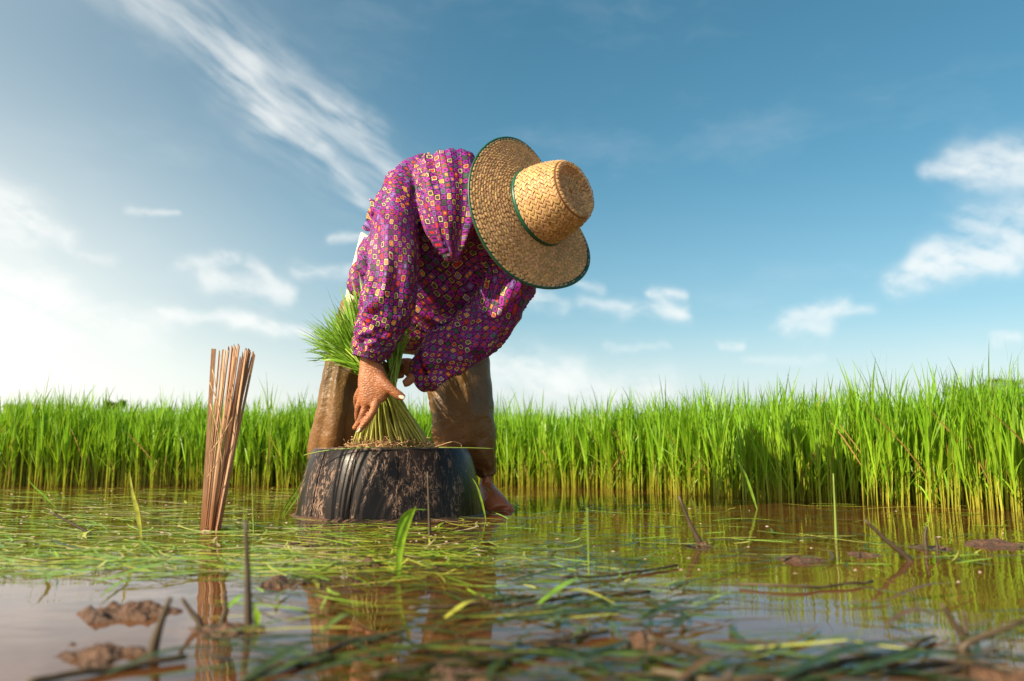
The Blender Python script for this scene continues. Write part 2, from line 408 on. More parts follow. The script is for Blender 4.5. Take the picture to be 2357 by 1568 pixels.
t.L.new(b.outputs[0], mx.inputs[1]); t.L.new(tr.outputs[0], mx.inputs[2]); t.L.new(mx.outputs[0], t.N['Material Output'].inputs[0])
m, t, b = mat('green_ribbon'); M['ribbon'] = m
t.put(b.inputs['Base Color'], t.mix(t.noise(t.tc('Object'), 45, 3).smooth(.3, .8), (.004, .045, .022), (.010, .10, .05))); b.inputs['Roughness'].default_value = .4

m, t, b = mat('tub_rubber'); M['rubber'] = m
oc = t.tc('Object'); ox, oy, oz = t.sep(oc)
ang = ox.f('ARCTAN2', oy)
n1 = t.noise(t.comb(ang*9.0, oz*14.0, 0.0), 1.0, 4, .6, 1.2); n2 = t.noise(t.comb(ang*5.0, oz*7.0, 4.0), 1.0, 3); n3 = t.noise(t.comb(ang*11.0, oz*17.0, 9.0), 1.0, 4, .6, 1.8)
fine = (n3 - .5).f('ABSOLUTE').smooth(.032, .004)*n2.smooth(.42, .60)
msk = (n1.smooth(.58, .68)*.45*n2.smooth(.45, .62) + fine*.8).sat()
c = t.mix(n2.smooth(.45, .8)*.35, (.013, .008, .006), (.065, .036, .024)); c = t.mix(msk, c, (.36, .22, .15))
t.put(b.inputs['Base Color'], c); b.inputs['Specular IOR Level'].default_value = .22; t.put(b.inputs['Roughness'], msk*.35 + .33); t.put(b.inputs['Normal'], t.bump(msk + n2*.2, .35, .002))
m, t, b = mat('tub_edge'); M['rim'] = m
t.put(b.inputs['Base Color'], t.mix(t.noise(t.tc('Object'), 60, 4).smooth(.4, .7), (.05, .028, .018), (.22, .12, .06))); b.inputs['Roughness'].default_value = .5

m, t, b = mat('bamboo_strip'); M['bamboo'] = m
oi = t.N.new('ShaderNodeObjectInfo'); rnd = S(t.t, oi.outputs['Random']); oc = t.tc('Object'); ox, oy, oz = t.sep(oc)
g = t.noise(t.comb(ox*240.0, oy*240.0, oz*7.0), 1.0, 4, .6)
c = t.ramp(rnd, [(0, (.18, .075, .035)), (.4, (.30, .14, .07)), (.75, (.42, .23, .125)), (1, (.55, .35, .20))]); c = t.mix(g.smooth(.4, .75)*.55, c, (.12, .045, .022))
dampz = (oz*-1.0 + .13).smooth(0, .13); c = t.mix(dampz*.55, c, (.24, .065, .022))
t.put(b.inputs['Base Color'], c); t.put(b.inputs['Roughness'], .62 - dampz*.25); t.put(b.inputs['Normal'], t.bump(g, .5, .002))

m, t, b = mat('root_fibre'); M['root'] = m
t.put(b.inputs['Base Color'], t.ramp(t.noise(t.tc('Object'), 50, 3), [(.3, (.20, .095, .04)), (.55, (.50, .30, .14)), (.8, (.70, .52, .30))])); b.inputs['Roughness'].default_value = .7
m, t, b = mat('twig'); M['twig'] = m
t.put(b.inputs['Base Color'], t.ramp(t.noise(t.tc('Object'), 40, 3), [(.3, (.035, .022, .012)), (.6, (.07, .045, .02)), (.8, (.10, .085, .03))])); b.inputs['Roughness'].default_value = .6
m, t, b = mat('tree_bark'); M['bark'] = m
b.inputs['Base Color'].default_value = (.09, .06, .04, 1); b.inputs['Roughness'].default_value = .9
m, t, b = mat('pale_scum'); M['scum'] = m
t.put(b.inputs['Base Color'], t.ramp(t.noise(t.tc('Object'), 90, 3), [(.35, (.32, .20, .13)), (.6, (.55, .42, .33)), (.8, (.72, .64, .56))])); b.inputs['Roughness'].default_value = .35

# ------------------------------------------------------------------ the ground and the water
def plane(name, x0, x1, y0, y1, z, m, nx=1):
    me = mesh([(x0,y0,z),(x1,y0,z),(x1,y1,z),(x0,y1,z)], [(0,1,2,3)]); o = link(name, me, m, smooth=False); setp(o, kind='structure'); return o
plane('ground', -1500, 1500, -1500, 2500, -.08, M['soil'])
plane('paddy_water', -12, 12, -6, 14, 0.0, M['water'])

# ------------------------------------------------------------------ rice seedlings still standing in the nursery bed
EDGE_PX = [(-700, 1124), (-200, 1122), (0, 1122), (300, 1120), (700, 1121), (1140, 1119), (1320, 1124), (1500, 1134), (1650, 1146), (1800, 1155), (1950, 1160), (2100, 1168), (2250, 1174), (2400, 1182), (2700, 1188)]
EDGE = [W(*p) for p in EDGE_PX]; EX = np.array([e.x for e in EDGE]); EY = np.array([e.y for e in EDGE])
def edge_y(x): return np.interp(x, EX, EY)
def hedge(x):                                         # mean plant height along the bed
    return np.interp(x, [-3, -1.5, -.5, .3, .8, 1.5, 2.2], [.375, .36, .36, .345, .345, .350, .355])
PROF = np.array([.55, .9, 1.0, .88, .6, .06])
def blades_arrays(base, ln, wid, lean, az_, curl, tw, col0, col1):
    """many blades at once: arrays in, vertex/face/colour arrays out"""
    n = len(ln); k = len(PROF); tt = np.linspace(0, 1, k)
    ang = lean[:, None] + curl[:, None]*tt[None]**2                   # tilt from vertical along the blade
    seg = ln[:, None]/(k-1)
    hx = np.cumsum(np.sin(ang)*seg, 1) - np.sin(ang[:, :1])*seg; hzv = np.cumsum(np.cos(ang)*seg, 1) - np.cos(ang[:, :1])*seg
    cx, sx = np.cos(az_)[:, None], np.sin(az_)[:, None]
    p = np.stack([base[:, :1] + hx*cx, base[:, 1:2] + hx*sx, base[:, 2:3] + hzv], -1)
    a2 = tw[:, None] + tt[None]*.5
    sd = np.stack([-np.sin(a2), np.cos(a2), 0*a2], -1)
    hw = wid[:, None]*PROF[None]*.5
    V = np.stack([p - sd*hw[..., None], p + sd*hw[..., None]], 2).reshape(n, 2*k, 3)
    col = col0[:, None, :]*(1-tt[None, :, None]) + col1[:, None, :]*tt[None, :, None]
    col = np.repeat(col, 2, 1)
    f = np.array([[2*i, 2*i+1, 2*i+3, 2*i+2] for i in range(k-1)])
    F = (f[None] + (np.arange(n)*2*k)[:, None, None]).reshape(-1, 4)
    return V.reshape(-1, 3), F, col.reshape(-1, 3)
def np_mesh(V, F, col):
    me = bpy.data.meshes.new('m'); nv, nf = len(V), len(F)
    me.vertices.add(nv); me.vertices.foreach_set('co', V.astype(np.float32).ravel())
    me.loops.add(nf*4); me.loops.foreach_set('vertex_index', F.astype(np.int32).ravel())
    me.polygons.add(nf); me.polygons.foreach_set('loop_start', np.arange(0, nf*4, 4, dtype=np.int32)); me.polygons.foreach_set('loop_total', np.full(nf, 4, np.int32))
    me.update(calc_edges=True); colattr(me, col); return me
G_LOW = np.array([.52, .46, .060]); G_MID = np.array([.31, .48, .022]); G_TOP = np.array([.15, .33, .014]); G_DEAD = np.array([.42, .24, .07])
def tillers(pos, h):
    """stems with leaves for an array of ground positions"""
    n = len(pos); out = []
    def jit(c, s=.22): return c[None]*(1 + rng.uniform(-s, s, (n, 1)))*(1 + rng.uniform(-.1, .1, (n, 3)))
    laz = rng.uniform(0, 2*np.pi, n); ll = np.abs(rng.normal(0, .05, n))
    b0 = np.c_[pos, np.full(n, -.01)]
    for s in (0, 1):                                                   # stem: two crossed strips
        out.append(blades_arrays(b0, h*.62, rng.uniform(.0032, .0052, n)*1.25, ll, laz, ll*.3, np.full(n, s*np.pi/2 + .3), jit(G_LOW), jit(G_MID)))
    for q in range(4):
        st = rng.uniform(.22, .52, n)*h
        bb = b0 + np.c_[np.sin(ll)*np.cos(laz)*st, np.sin(ll)*np.sin(laz)*st, np.cos(ll)*st]
        ln = (h - st)*rng.uniform(.78, 1.10, n); a = laz + rng.normal(0, 1.6, n)
        dead = rng.random(n) < .02; c0 = jit(G_MID, .3); c1 = jit(G_TOP, .35); c0[dead] = G_DEAD; c1[dead] = G_DEAD*.9
        lean = np.abs(rng.normal(.07, .10, n)); curl = np.abs(rng.normal(.10, .26, n)); lean[dead] += .5
        out.append(blades_arrays(bb, ln, rng.uniform(.0042, .0082, n), lean, a, curl, rng.uniform(0, np.pi, n), c0, c1))
    for q in range(2):                                                 # short slack leaves low on the stem
        st = rng.uniform(.04, .34, n)*h; bb = b0 + np.c_[np.sin(ll)*np.cos(laz)*st, np.sin(ll)*np.sin(laz)*st, np.cos(ll)*st]
        old = rng.random(n) < .18; c0 = jit(G_MID*.9, .35); c1 = jit(G_TOP, .4); c0[old] = G_DEAD*.8; c1[old] = G_DEAD*.6
        out.append(blades_arrays(bb, h*rng.uniform(.18, .5, n), rng.uniform(.0030, .0062, n), np.abs(rng.normal(.22, .22, n)), rng.uniform(0, 6.28, n), np.abs(rng.normal(.3, .5, n)), rng.uniform(0, np.pi, n), c0, c1))
    V = []; F = []; K = []; off = 0
    for v, f, c in out: V.append(v); F.append(f + off); K.append(c); off += len(v)
    return np.concatenate(V), np.concatenate(F), np.concatenate(K)
def scatter(n, d0, d1, x0=-3.4, x1=3.0):
    x = rng.uniform(x0, x1, n); y = edge_y(x) + d0 + (d1-d0)*rng.random(n)
    keep = np.abs(x) < .70*y + .35; x, y = x[keep], y[keep]
    return np.c_[x, y]
sets = [scatter(5200, .02, .45), scatter(6500, .4, 1.6), scatter(6000, 1.5, 5.5, -5, 5)]
pos = np.concatenate(sets); cl = np.array([mnoise.noise(Vector((p[0]*2.2, p[1]*2.2, 0))) for p in pos])
hh = hedge(pos[:, 0])*(1 + rng.normal(0, .11, len(pos)) + cl*.20 + .22*(rng.random(len(pos)) < .06))
o = link('rice_seedlings', np_mesh(*tillers(pos, hh)), M['rice'])
setp(o, 'dense stand of bright green rice seedlings behind the flooded strip', 'rice', kind='stuff')
# the front row: plants one can tell apart at the water's edge
def front_plants(xs, label, group):
    variants = []
    for k in range(5):
        pp = rng.normal(0, .012, (3, 2)); variants.append(np_mesh(*tillers(pp, np.full(3, .36)*rng.uniform(.9, 1.08, 3)))); variants[-1].materials.append(M['rice'])
    for i, x in enumerate(xs):
        o = bpy.data.objects.new('rice_plant', variants[i % 5]); C.objects.link(o)
        o.location = (x, float(edge_y(x)) - .015 + random.uniform(-.04, .03), 0); o.rotation_euler = (random.gauss(0, .03), random.gauss(0, .03), random.uniform(0, 6.28))
        s = float(hedge(x))/.36*random.uniform(.85, 1.06); o.scale = (1, 1, s); setp(o, label, 'rice plant', group)
front_plants(np.arange(-2.15, -.95, .06), 'rice seedling in the front row left of the bamboo bundle', 'front row of rice left of the bamboo bundle')
front_plants(np.arange(-.88, -.40, .06), 'rice seedling in the front row between bamboo bundle and tub', 'front row of rice between bundle and tub')
front_plants(np.arange(-.02, .75, .05), 'rice seedling in the front row just right of the farmer', 'front row of rice beside the farmer')
front_plants(np.arange(.8, 1.95, .045), 'tall rice seedling at the near edge of the stand on the right', 'front row of rice on the right')

for u_, v_, lab in [(1917, 850, 'tallest thin rice plant spiking above the dark rice at right'), (1962, 846, 'tall rice spike just right of the tallest one'), (2248, 850, 'tall rice plant leaning above the stand near the right edge'), (1205, 880, 'tall rice spike close to the right of the farmer'), (2110, 868, 'tall rice plant between the two highest spikes and the right edge'), (575, 915, 'tall rice plant right behind the bamboo bundle')]:
    x_ = P(u_, 1000, 1).x; y_ = 3.0
    for _ in range(6): y_ = float(edge_y(x_*y_)) + .08
    top_ = P(u_, v_, y_).z; vv = rng.normal(0, .008, (2, 2)); o = link('rice_plant', np_mesh(*tillers(vv, np.array([top_*.97, top_*.85]))), M['rice']); o.location = (x_*y_, y_, 0); setp(o, lab, 'rice plant', 'tall rice spikes')
# ------------------------------------------------------------------ far trees over the rice
def tree(u, v, Y, wpx, hpx, label, seed, tint):
    rs = np.random.default_rng(seed); top = P(u, v, Y); cx, H = top.x, top.z; wd = wpx/FPX*Y; ht = hpx/FPX*Y
    r = root('tree', (cx, Y, -.08), label, 'tree', 'far trees beyond the rice')
    mb = MB(); mb.tube([(cx, Y, -.1), (cx+.1, Y, H*.35), (cx-.05, Y, H*.75)], [.28, .2, .08], 8, 3)
    for k in range(5):
        a = rs.uniform(0, 6.28); z0 = H*rs.uniform(.35, .6); mb.tube([(cx, Y, z0), (cx+math.cos(a)*wd*.2, Y+math.sin(a)*wd*.2, z0+ht*.25), (cx+math.cos(a)*wd*.38, Y+math.sin(a)*wd*.38, z0+ht*.35)], [.1, .06, .03], 6, 2)
    mb.build('trunk', M['bark'], r)
    n = 2600; cen = []; 
    for k in range(16): cen.append((cx + rs.normal(0, .26)*wd, Y + rs.normal(0, .26)*wd, H - ht*rs.uniform(.12, .85), wd*rs.uniform(.10, .2)))
    cen = np.array(cen); ci = rs.integers(0, 16, n); d = rs.normal(0, 1, (n, 3)); d /= np.linalg.norm(d, axis=1)[:, None]
    p = cen[ci, :3] + d*(cen[ci, 3]*rs.random(n)**.4)[:, None]; p[:, 2] = np.minimum(p[:, 2], H)
    b0 = p; sz = rs.uniform(.14, .34, n)
    v_, f_, c_ = blades_arrays(b0, sz*1.6, sz, rs.uniform(.3, 2.2, n), rs.uniform(0, 6.28, n), rs.uniform(0, .5, n), rs.uniform(0, 3.14, n), np.array(tint)[None]*rs.uniform(.6, 1.3, (n, 1)), np.array(tint)[None]*rs.uniform(.6, 1.3, (n, 1)))
    link('crown', np_mesh(v_, f_, c_), M['rice'], r)
tree(253, 922, 95, 48, 60, 'small round far tree over the rice on the left', 1, (.09, .12, .03))
tree(372, 938, 110, 46, 40, 'low far bush tree barely above the rice left of the bamboo bundle', 2, (.09, .13, .03))
tree(2255, 880, 80, 150, 100, 'broad olive far tree over the rice at the right edge', 3, (.13, .13, .035))
tree(38, 930, 120, 60, 40, 'far tree hidden low behind the rice at the left edge', 4, (.09, .12, .03))

# ------------------------------------------------------------------ the upturned rubber tub
TC = Vector((P(901, 1100, 2.23).x, 2.23, 0))
tub = root('rubber_tub', TC, 'upturned black rubber tub streaked with dried mud, standing in the water', 'tub')
PRT = [(-.05, .256), (0, .2535), (.03, .250), (.07, .2435), (.11, .2345), (.145, .225), (.165, .2175), (.176, .2105)]
NP = 13
for k in range(NP):
    a0 = 2*math.pi*k/NP + .10; a1 = a0 + 2*math.pi/NP - .007; rr = .0016*((k*5) % 3 - 1)
    mb = MB(); na = 9
    for z, rad in PRT:
        for side in (0, -.008):
            for q in range(na):
                a = a0 + (a1-a0)*q/(na-1); e = rad + rr + side
                mb.V.append(TC + Vector((math.cos(a)*e, math.sin(a)*e, z)))
    nz_ = len(PRT)
    idx = lambda i, s, q: (i*2+s)*na+q
    for i in range(nz_-1):
        for q in range(na-1):
            mb.F.append((idx(i,0,q), idx(i,0,q+1), idx(i+1,0,q+1), idx(i+1,0,q))); mb.F.append((idx(i,1,q+1), idx(i,1,q), idx(i+1,1,q), idx(i+1,1,q+1)))
        mb.F.append((idx(i,0,0), idx(i+1,0,0), idx(i+1,1,0), idx(i,1,0))); mb.F.append((idx(i,0,na-1), idx(i,1,na-1), idx(i+1,1,na-1), idx(i+1,0,na-1)))
    for q in range(na-1): mb.F.append((idx(nz_-1,0,q), idx(nz_-1,0,q+1), idx(nz_-1,1,q+1), idx(nz_-1,1,q)))
    o = mb.build('panel', M['rubber'], tub); o.data.set_sharp_from_angle(angle=R(35))
mb = MB()
def disc_lathe(mb, prof, c, n=64):
    b = len(mb.V)
    for r_, z in prof:
        for j in range(n): a = 2*math.pi*j/n; mb.V.append(c + Vector((math.cos(a)*r_, math.sin(a)*r_, z)))
    for i in range(len(prof)-1):
        for j in range(n): mb.F.append((b+i*n+j, b+i*n+(j+1)%n, b+(i+1)*n+(j+1)%n, b+(i+1)*n+j))
disc_lathe(mb, [(.199, .150), (.2105, .1775), (.2085, .1795), (.2, .1795), (.15, .178), (.05, .1775), (.001, .1775)], TC); mb.build('top_plate', M['rim'], tub)
# the muddy collar where the tub stands in the water
mb = MB(); n = 90; rs = []
for k, (off, z) in enumerate([(-.012, .004), (.003, .006), (.012, .002), (.024, -.006)]):
    rg = []
    for j in range(n):
        a = 2*math.pi*j/n; nn = mnoise.noise(Vector((math.cos(a)*5, math.sin(a)*5, 1.7))); 
        rg.append(TC + Vector((math.cos(a), math.sin(a), 0))*(.2535 + off*(1+nn*1.4)) + Vector((0, 0, z + nn*.004)))
    rs.append(rg)
mb.ring_loft(rs, cap=False); o = mb.build('mud_collar', M['mud'], None, TC); setp(o, 'wet ring of silt and mud around the foot of the tub', 'mud')

# ------------------------------------------------------------------ the bundle of bamboo strips
SB = W(480, 1221); bun = root('bamboo_bundle', (SB.x, SB.y, 0), 'fanned bundle of split brown bamboo strips standing upright in the water', 'bamboo bundle')
rb = random.Random(5)
for k in range(27):
    f = rb.random(); back = rb.random()
    ub = 466 + 25*f + rb.uniform(-3, 3); ut = 488 + 98*(f*.8 + rb.random()*.2); vt = 800 + 40*abs(f-.5)*rb.random() + rb.uniform(-4, 40)*rb.random()
    if k == 0: ub, ut, vt, back = 466, 492, 803, 0.
    if k == 1: ub, ut, vt, back = 497, 585, 818, .3
    if k == 2: ub, ut, vt, back = 494, 566, 808, .1
    if k == 3: ub, ut, vt, back = 480, 549, 798, .1
    if k == 4: ub, ut, vt, back = 474, 540, 799, .4
    Yb = SB.y - .028 + .056*back; Yt = SB.y - .07 + .16*back
    p0 = P(ub, 1222, Yb); p0.z = -.05; p1 = P(ut, vt, Yt); mid = (p0+p1)/2 + Vector((rb.uniform(-.006, .004), rb.uniform(-.004, .004), 0))
    wd = rb.choice([.0024, .0028, .0034, .0042, .006]) if k > 4 else .009 if k < 1 else .005
    ax = (p1-p0).normalized(); sd = Vector((math.cos(q_ := rb.uniform(-.7, .7)), math.sin(q_), 0)); sd = (sd-ax*sd.dot(ax)).normalized(); th = ax.cross(sd)
    mb = MB(); pts = [p0, (p0+mid)/2, mid, (mid+p1)/2, p1]; rings = []
    for i, p in enumerate(pts):
        ww = wd*(.5 + .05*math.sin(i*2.1+k)); tk = .0017
        rings.append([p - sd*ww - th*tk, p + sd*ww - th*tk, p + sd*ww*.96 + th*tk, p - sd*ww*.96 + th*tk])
    if rb.random() < .5: rings[-1][0] += ax*.006; rings[-1][3] += ax*.006
    mb.ring_loft(rings); o = mb.build('strip', M['bamboo'], bun, smooth=False)
mb = MB()
for (a_, b_, yy) in [((483, 880), (512, 1000), -.075), ((486, 1040), (536, 960), -.06), ((489, 850), (497, 960), -.075), ((476, 1100), (500, 1060), -.06), ((484, 930), (512, 1080), -.07)]:
    p0 = P(*a_, SB.y+yy); p1 = P(*b_, SB.y+yy); mb.tube([p0, (p0+p1)/2 + Vector((.006, -.004, .004)), p1], .0011, 5, 3)
mb.build('frayed_fibre', M['root'], bun)

# ------------------------------------------------------------------ the farmer
fx = W(1000, 1160); per = root('person', (fx.x, 2.38, 0), 'bent-over farmer in purple patterned shirt and muddy trousers, holding seedlings on the tub', 'person')
# --- shirt
torso = Loft([(822, 672, 930, 790, 2.34, .08, 2.40), (836, 610, 985, 806, 2.30, .10, 2.38), (856, 532, 1040, 796, 2.23, .11, 2.37), (884, 470, 1090, 772, 2.14, .115, 2.32),
              (940, 402, 1132, 742, 2.06, .115, 2.27), (998, 364, 1158, 700, 2.03, .10, 2.23), (1055, 360, 1150, 604, 2.10, .08, 2.25), (1104, 384, 1138, 510, 2.11, .065, 2.19), (1132, 425, 1150, 480, 2.11, .05, 2.14)], 7, 36)
slvR = Loft([(905, 455, 1025, 378, 2.09, .07), (872, 503, 985, 440, 2.04, .082), (856, 560, 962, 535, 1.995, .080), (846, 622, 962, 612, 1.97, .074),
             (832, 690, 957, 680, 1.965, .070), (823, 745, 942, 740, 1.975, .064), (817, 785, 908, 795, 1.985, .054), (815, 806, 888, 824, 1.985, .044)], 7, 32)
slvL = Loft([(1090, 560, 1215, 610, 2.15, .07), (1110, 640, 1231, 655, 2.12, .065), (1098, 680, 1212, 690, 2.11, .062), (1080, 705, 1180, 748, 2.11, .060, 2.15),
             (1045, 730, 1140, 800, 2.11, .055, 2.15), (1008, 755, 1086, 834, 2.11, .050, 2.15), (978, 785, 1030, 876, 2.11, .046, 2.13), (960, 818, 990, 898, 2.11, .042)], 7, 30)
drape = Loft([(940, 402, 1092, 368, 2.05, .055), (955, 460, 1104, 425, 2.0, .045), (972, 515, 1098, 495, 1.98, .032), (998, 560, 1076, 552, 1.98, .020), (1030, 602, 1054, 602, 1.99, .009)], 6, 22)
flap = Loft([(884, 462, 902, 500, 2.20, .012), (866, 466, 888, 530, 2.22, .009), (851, 474, 874, 540, 2.24, .007), (838, 505, 852, 538, 2.25, .006), (829, 522, 838, 534, 2.25, .005)], 5, 16)
flap2 = Loft([(849, 456, 857, 460, 2.23, .005), (852, 478, 870, 472, 2.22, .006), (850, 500, 886, 488, 2.22, .009)], 4, 12)
tail = Loft([(838, 545, 862, 560, 2.22, .02), (822, 598, 858, 620, 2.22, .020), (802, 650, 850, 668, 2.21, .016), (812, 676, 838, 690, 2.21, .009)], 5, 16)
drape.rad *= 1.45; slvs = [torso, slvR, slvL, drape]; allsh = [torso, slvR, slvL, drape, flap, flap2, tail]
mbs = []
for lf in allsh: q = MB(); q.ring_loft(lf.rings); mbs.append(q)
me = weld(mbs, .0052, 5)
co = coords(me); nr = normals(me); part, ss, th = spine_coords(co, [torso, slvR, slvL, drape])
disp = np.zeros(len(co))
for i in range(len(co)):
    p = co[i]; pt = part[i]; s_ = ss[i]; a = th[i]
    if pt == 0:      # cloth hanging in long folds from the back down to the belly
        f = mnoise.noise(Vector((s_*17 + .8*mnoise.noise(Vector(p)*6), a*.55, 3.1))); d = (1-abs(f)*2.2)*.011; d += mnoise.noise(Vector((s_*34, a*1.4, 8)))*.005
    elif pt == 1:    # sleeve: slack diagonal folds, bunching above the cuff
        bun_ = max(0, (s_-.36)/.2); f = mnoise.noise(Vector((a*1.35 + s_*2.6, s_*(5+14*bun_), 5.2))); d = (1-abs(f)*2.4)*(.0075+.005*bun_) + mnoise.noise(Vector((a*2.6, s_*17, 1)))*.003
    elif pt == 2:
        f = mnoise.noise(Vector((a*1.2 + s_*4, s_*11, 9.2))); d = (1-abs(f)*2.4)*.014
    else:
        f = mnoise.noise(Vector((a*1.9, s_*3, 2.2))); d = (1-abs(f)*2.2)*.010
    disp[i] = d - .003
setco(me, co + nr*disp[:, None]); cloth_uv(me, slvs)
shirt = link('shirt', me, M['shirt'], per)
def cuff(name, secs, m):
    lf = Loft(secs, 5, 32); q = MB(); q.ring_loft(lf.rings, cap=False)
    n_ = len(lf.rings); inner = [[lf.c[i] + (Vector(p)-lf.c[i])*.90 for p in lf.rings[i]] for i in range(n_)]
    b = len(q.V); k = 32
    q.ring_loft(inner[::-1], cap=False)
    for j in range(k):
        q.F.append(((n_-1)*k+j, (n_-1)*k+(j+1)%k, b+(j+1)%k, b+j))
    me = mesh(q.V, q.F); cloth_uv(me, [lf]); return link(name, me, m, shirt)
cuff('cuff', [(816, 792, 902, 806, 1.985, .052), (814, 805, 890, 824, 1.985, .047), (812, 817, 876, 838, 1.985, .041)], M['cuff'])
cuff('cuff', [(975, 800, 1006, 886, 2.085, .043), (965, 812, 992, 894, 2.095, .042), (955, 824, 980, 903, 2.105, .040)], M['cuff'])
# --- pale shirt under it, showing at the hip
us = Loft([(834, 535, 900, 590, 2.37, .06), (820, 590, 900, 640, 2.38, .08), (806, 645, 890, 690, 2.385, .09), (797, 700, 880, 735, 2.39, .09)], 5, 24)
q = MB(); q.ring_loft(us.rings); me = mesh(q.V, q.F); link('undershirt', me, M['pale'], per)
# --- trousers
hip = Loft([(815, 690, 1010, 700, 2.42, .11), (795, 745, 1090, 765, 2.42, .12), (785, 800, 1124, 812, 2.42, .10)], 5, 32)
lgR = Loft([(795, 700, 915, 720, 2.40, .10), (768, 800, 890, 800, 2.39, .085), (750, 868, 834, 882, 2.38, .072), (738, 942, 820, 946, 2.37, .066), (723, 1000, 814, 1012, 2.38, .064), (719, 1046, 806, 1056, 2.40, .062), (738, 1082, 796, 1092, 2.42, .048)], 6, 32)
lgL = Loft([(930, 700, 1090, 735, 2.42, .10), (968, 815, 1124, 815, 2.42, .095), (986, 901, 1132, 868, 2.41, .088), (996, 961, 1137, 942, 2.40, .080), (1004, 1016, 1138, 1016, 2.41, .070), (1046, 1046, 1138, 1046, 2.42, .058), (1086, 1072, 1138, 1068, 2.43, .042), (1101, 1092, 1137, 1088, 2.43, .032)], 6, 32)
mbs = []
for lf in (hip, lgR, lgL): q = MB(); q.ring_loft(lf.rings); mbs.append(q)
cr = MB(); cr.tube([P(1100, 1090, 2.43), P(1119, 1094, 2.40), P(1137, 1087, 2.43), P(1119, 1084, 2.46), P(1100, 1090, 2.43)], .007, 8, 4); mbs.append(cr)
me = weld(mbs, .0052, 5); co = coords(me); nr = normals(me); part, ss, th = spine_coords(co, [hip, lgR, lgL])
disp = np.zeros(len(co))
for i in range(len(co)):
    s_, a, pt = ss[i], th[i], part[i]
    f = mnoise.noise(Vector((a*(1.5 if pt == 1 else 1.25) + s_*1.2, s_*2.2, 4.0+pt*3))); d = (1-abs(f)*2.6)*(.013 if pt == 1 else .009)
    lowk = max(0, min(1, (.16-co[i][2])/.1)); d += mnoise.noise(Vector(co[i])*38)*.004*(.3+lowk*1.6) + mnoise.noise(Vector((a*1.5, s_*22, 7)))*.003
    disp[i] = d-.003
setco(me, co + nr*disp[:, None]); link('trousers', me, M['trousers'], per)
# --- body: one skin from head to feet
HB = P(1229, 484, 1.99); vr = (HB - Vector((0, 0, CAM_H))).normalized(); im_r = vr.cross(Vector((0, 0, 1))).normalized(); im_u = im_r.cross(vr).normalized()
HAX = (-vr*.53 + (im_r*.895 + im_u*.446)*.848).normalized()              # the way the crown of the head points
FACE = (-im_u*.86 + im_r*.28 + vr*.10); FACE = (FACE - HAX*FACE.dot(HAX)).normalized(); EARS = HAX.cross(FACE).normalized()
HC = HB - HAX*.012                                                       # middle of the skull
def hd(x, y, z): return HC + EARS*x + FACE*y + HAX*z                      # head frame: right, forward, up
bodyp = []
def tb(pts, rad, k=14, sub=5): q = MB(); q.tube(pts, rad, k, sub); bodyp.append(q)
def ring_at(c, x, y, k=20): return [c + x*math.cos(2*math.pi*j/k) + y*math.sin(2*math.pi*j/k) for j in range(k)]
q = MB(); rr = []
for z, rx, ry, oy in [(-.118, .020, .022, .058), (-.108, .038, .042, .045), (-.085, .052, .064, .026), (-.05, .062, .080, .010), (-.01, .068, .088, .0), (.03, .070, .090, -.004), (.06, .064, .082, -.006), (.085, .046, .060, -.006), (.098, .018, .025, -.006)]:
    rr.append(ring_at(hd(0, oy, z), EARS*rx, FACE*ry))
q.ring_loft(rr); bodyp.append(q)
tb([hd(0, .080, -.012), hd(0, .096, -.035), hd(0, .104, -.048), hd(0, .086, -.056)], [.007, .010, .012, .008], 10, 3)      # nose
tb([hd(-.024, .076, -.080), hd(0, .085, -.079), hd(.024, .076, -.080)], [.005, .008, .005], 8, 3)                            # lips
tb([hd(-.020, .072, -.089), hd(0, .081, -.090), hd(.020, .072, -.089)], [.005, .008, .005], 8, 3)
for s in (-1, 1):
    tb([hd(s*.068, -.008, -.005), hd(s*.076, -.014, -.028), hd(s*.068, -.002, -.055)], [.010, .014, .009], 8, 3)           # ears
    tb([hd(s*.030, .080, .005), hd(s*.048, .066, .006)], [.009, .008], 8, 2)                                                # brows
NK = P(1108, 480, 2.13)
tb([HC - HAX*.05 - FACE*.02, (HC - HAX*.10 - FACE*.025 + NK)/2, NK], [.048, .046, .060])
tb([P(900, 700, 2.40), P(960, 610, 2.28), P(1040, 545, 2.17), NK], [.11, .10, .10, .06])
tb([P(900, 720, 2.42), P(960, 720, 2.42)], [.10, .10])
tb([P(1060, 530, 2.13), P(970, 455, 2.11), P(905, 620, 2.03), P(862, 780, 1.99), P(856, 838, 1.985)], [.06, .046, .038, .029, .0235])
tb([P(1090, 540, 2.15), P(1165, 620, 2.14), P(1150, 720, 2.13), P(1010, 832, 2.12), P(966, 858, 2.11)], [.055, .044, .034, .026, .0225])
# right hand, its back to the viewer: palm with silhouette sections, then five fingers
palm = Loft([(829, 826, 884, 844, 1.985, .019), (827, 850, 888, 858, 1.984, .019), (824, 875, 897, 876, 1.982, .0185), (824, 900, 903, 893, 1.980, .0175), (828, 922, 898, 908, 1.980, .016), (834, 936, 884, 926, 1.982, .013)], 4, 22, 2.6)
q = MB(); q.ring_loft(palm.rings); bodyp.append(q)
tb([P(868, 912, 1.976), P(861, 942, 1.972), P(846, 966, 1.974), P(823, 994, 1.982)], [.0115, .0100, .0092, .0072], 12, 5)    # index
tb([P(848, 920, 1.982), P(838, 946, 1.984), P(829, 968, 1.992), P(815, 988, 2.004)], [.0112, .0100, .0090, .0070], 12, 5)    # middle
tb([P(836, 912, 1.990), P(826, 934, 1.998), P(823, 956, 2.012), P(823, 972, 2.030)], [.0105, .0092, .0084, .0064], 12, 5)    # ring
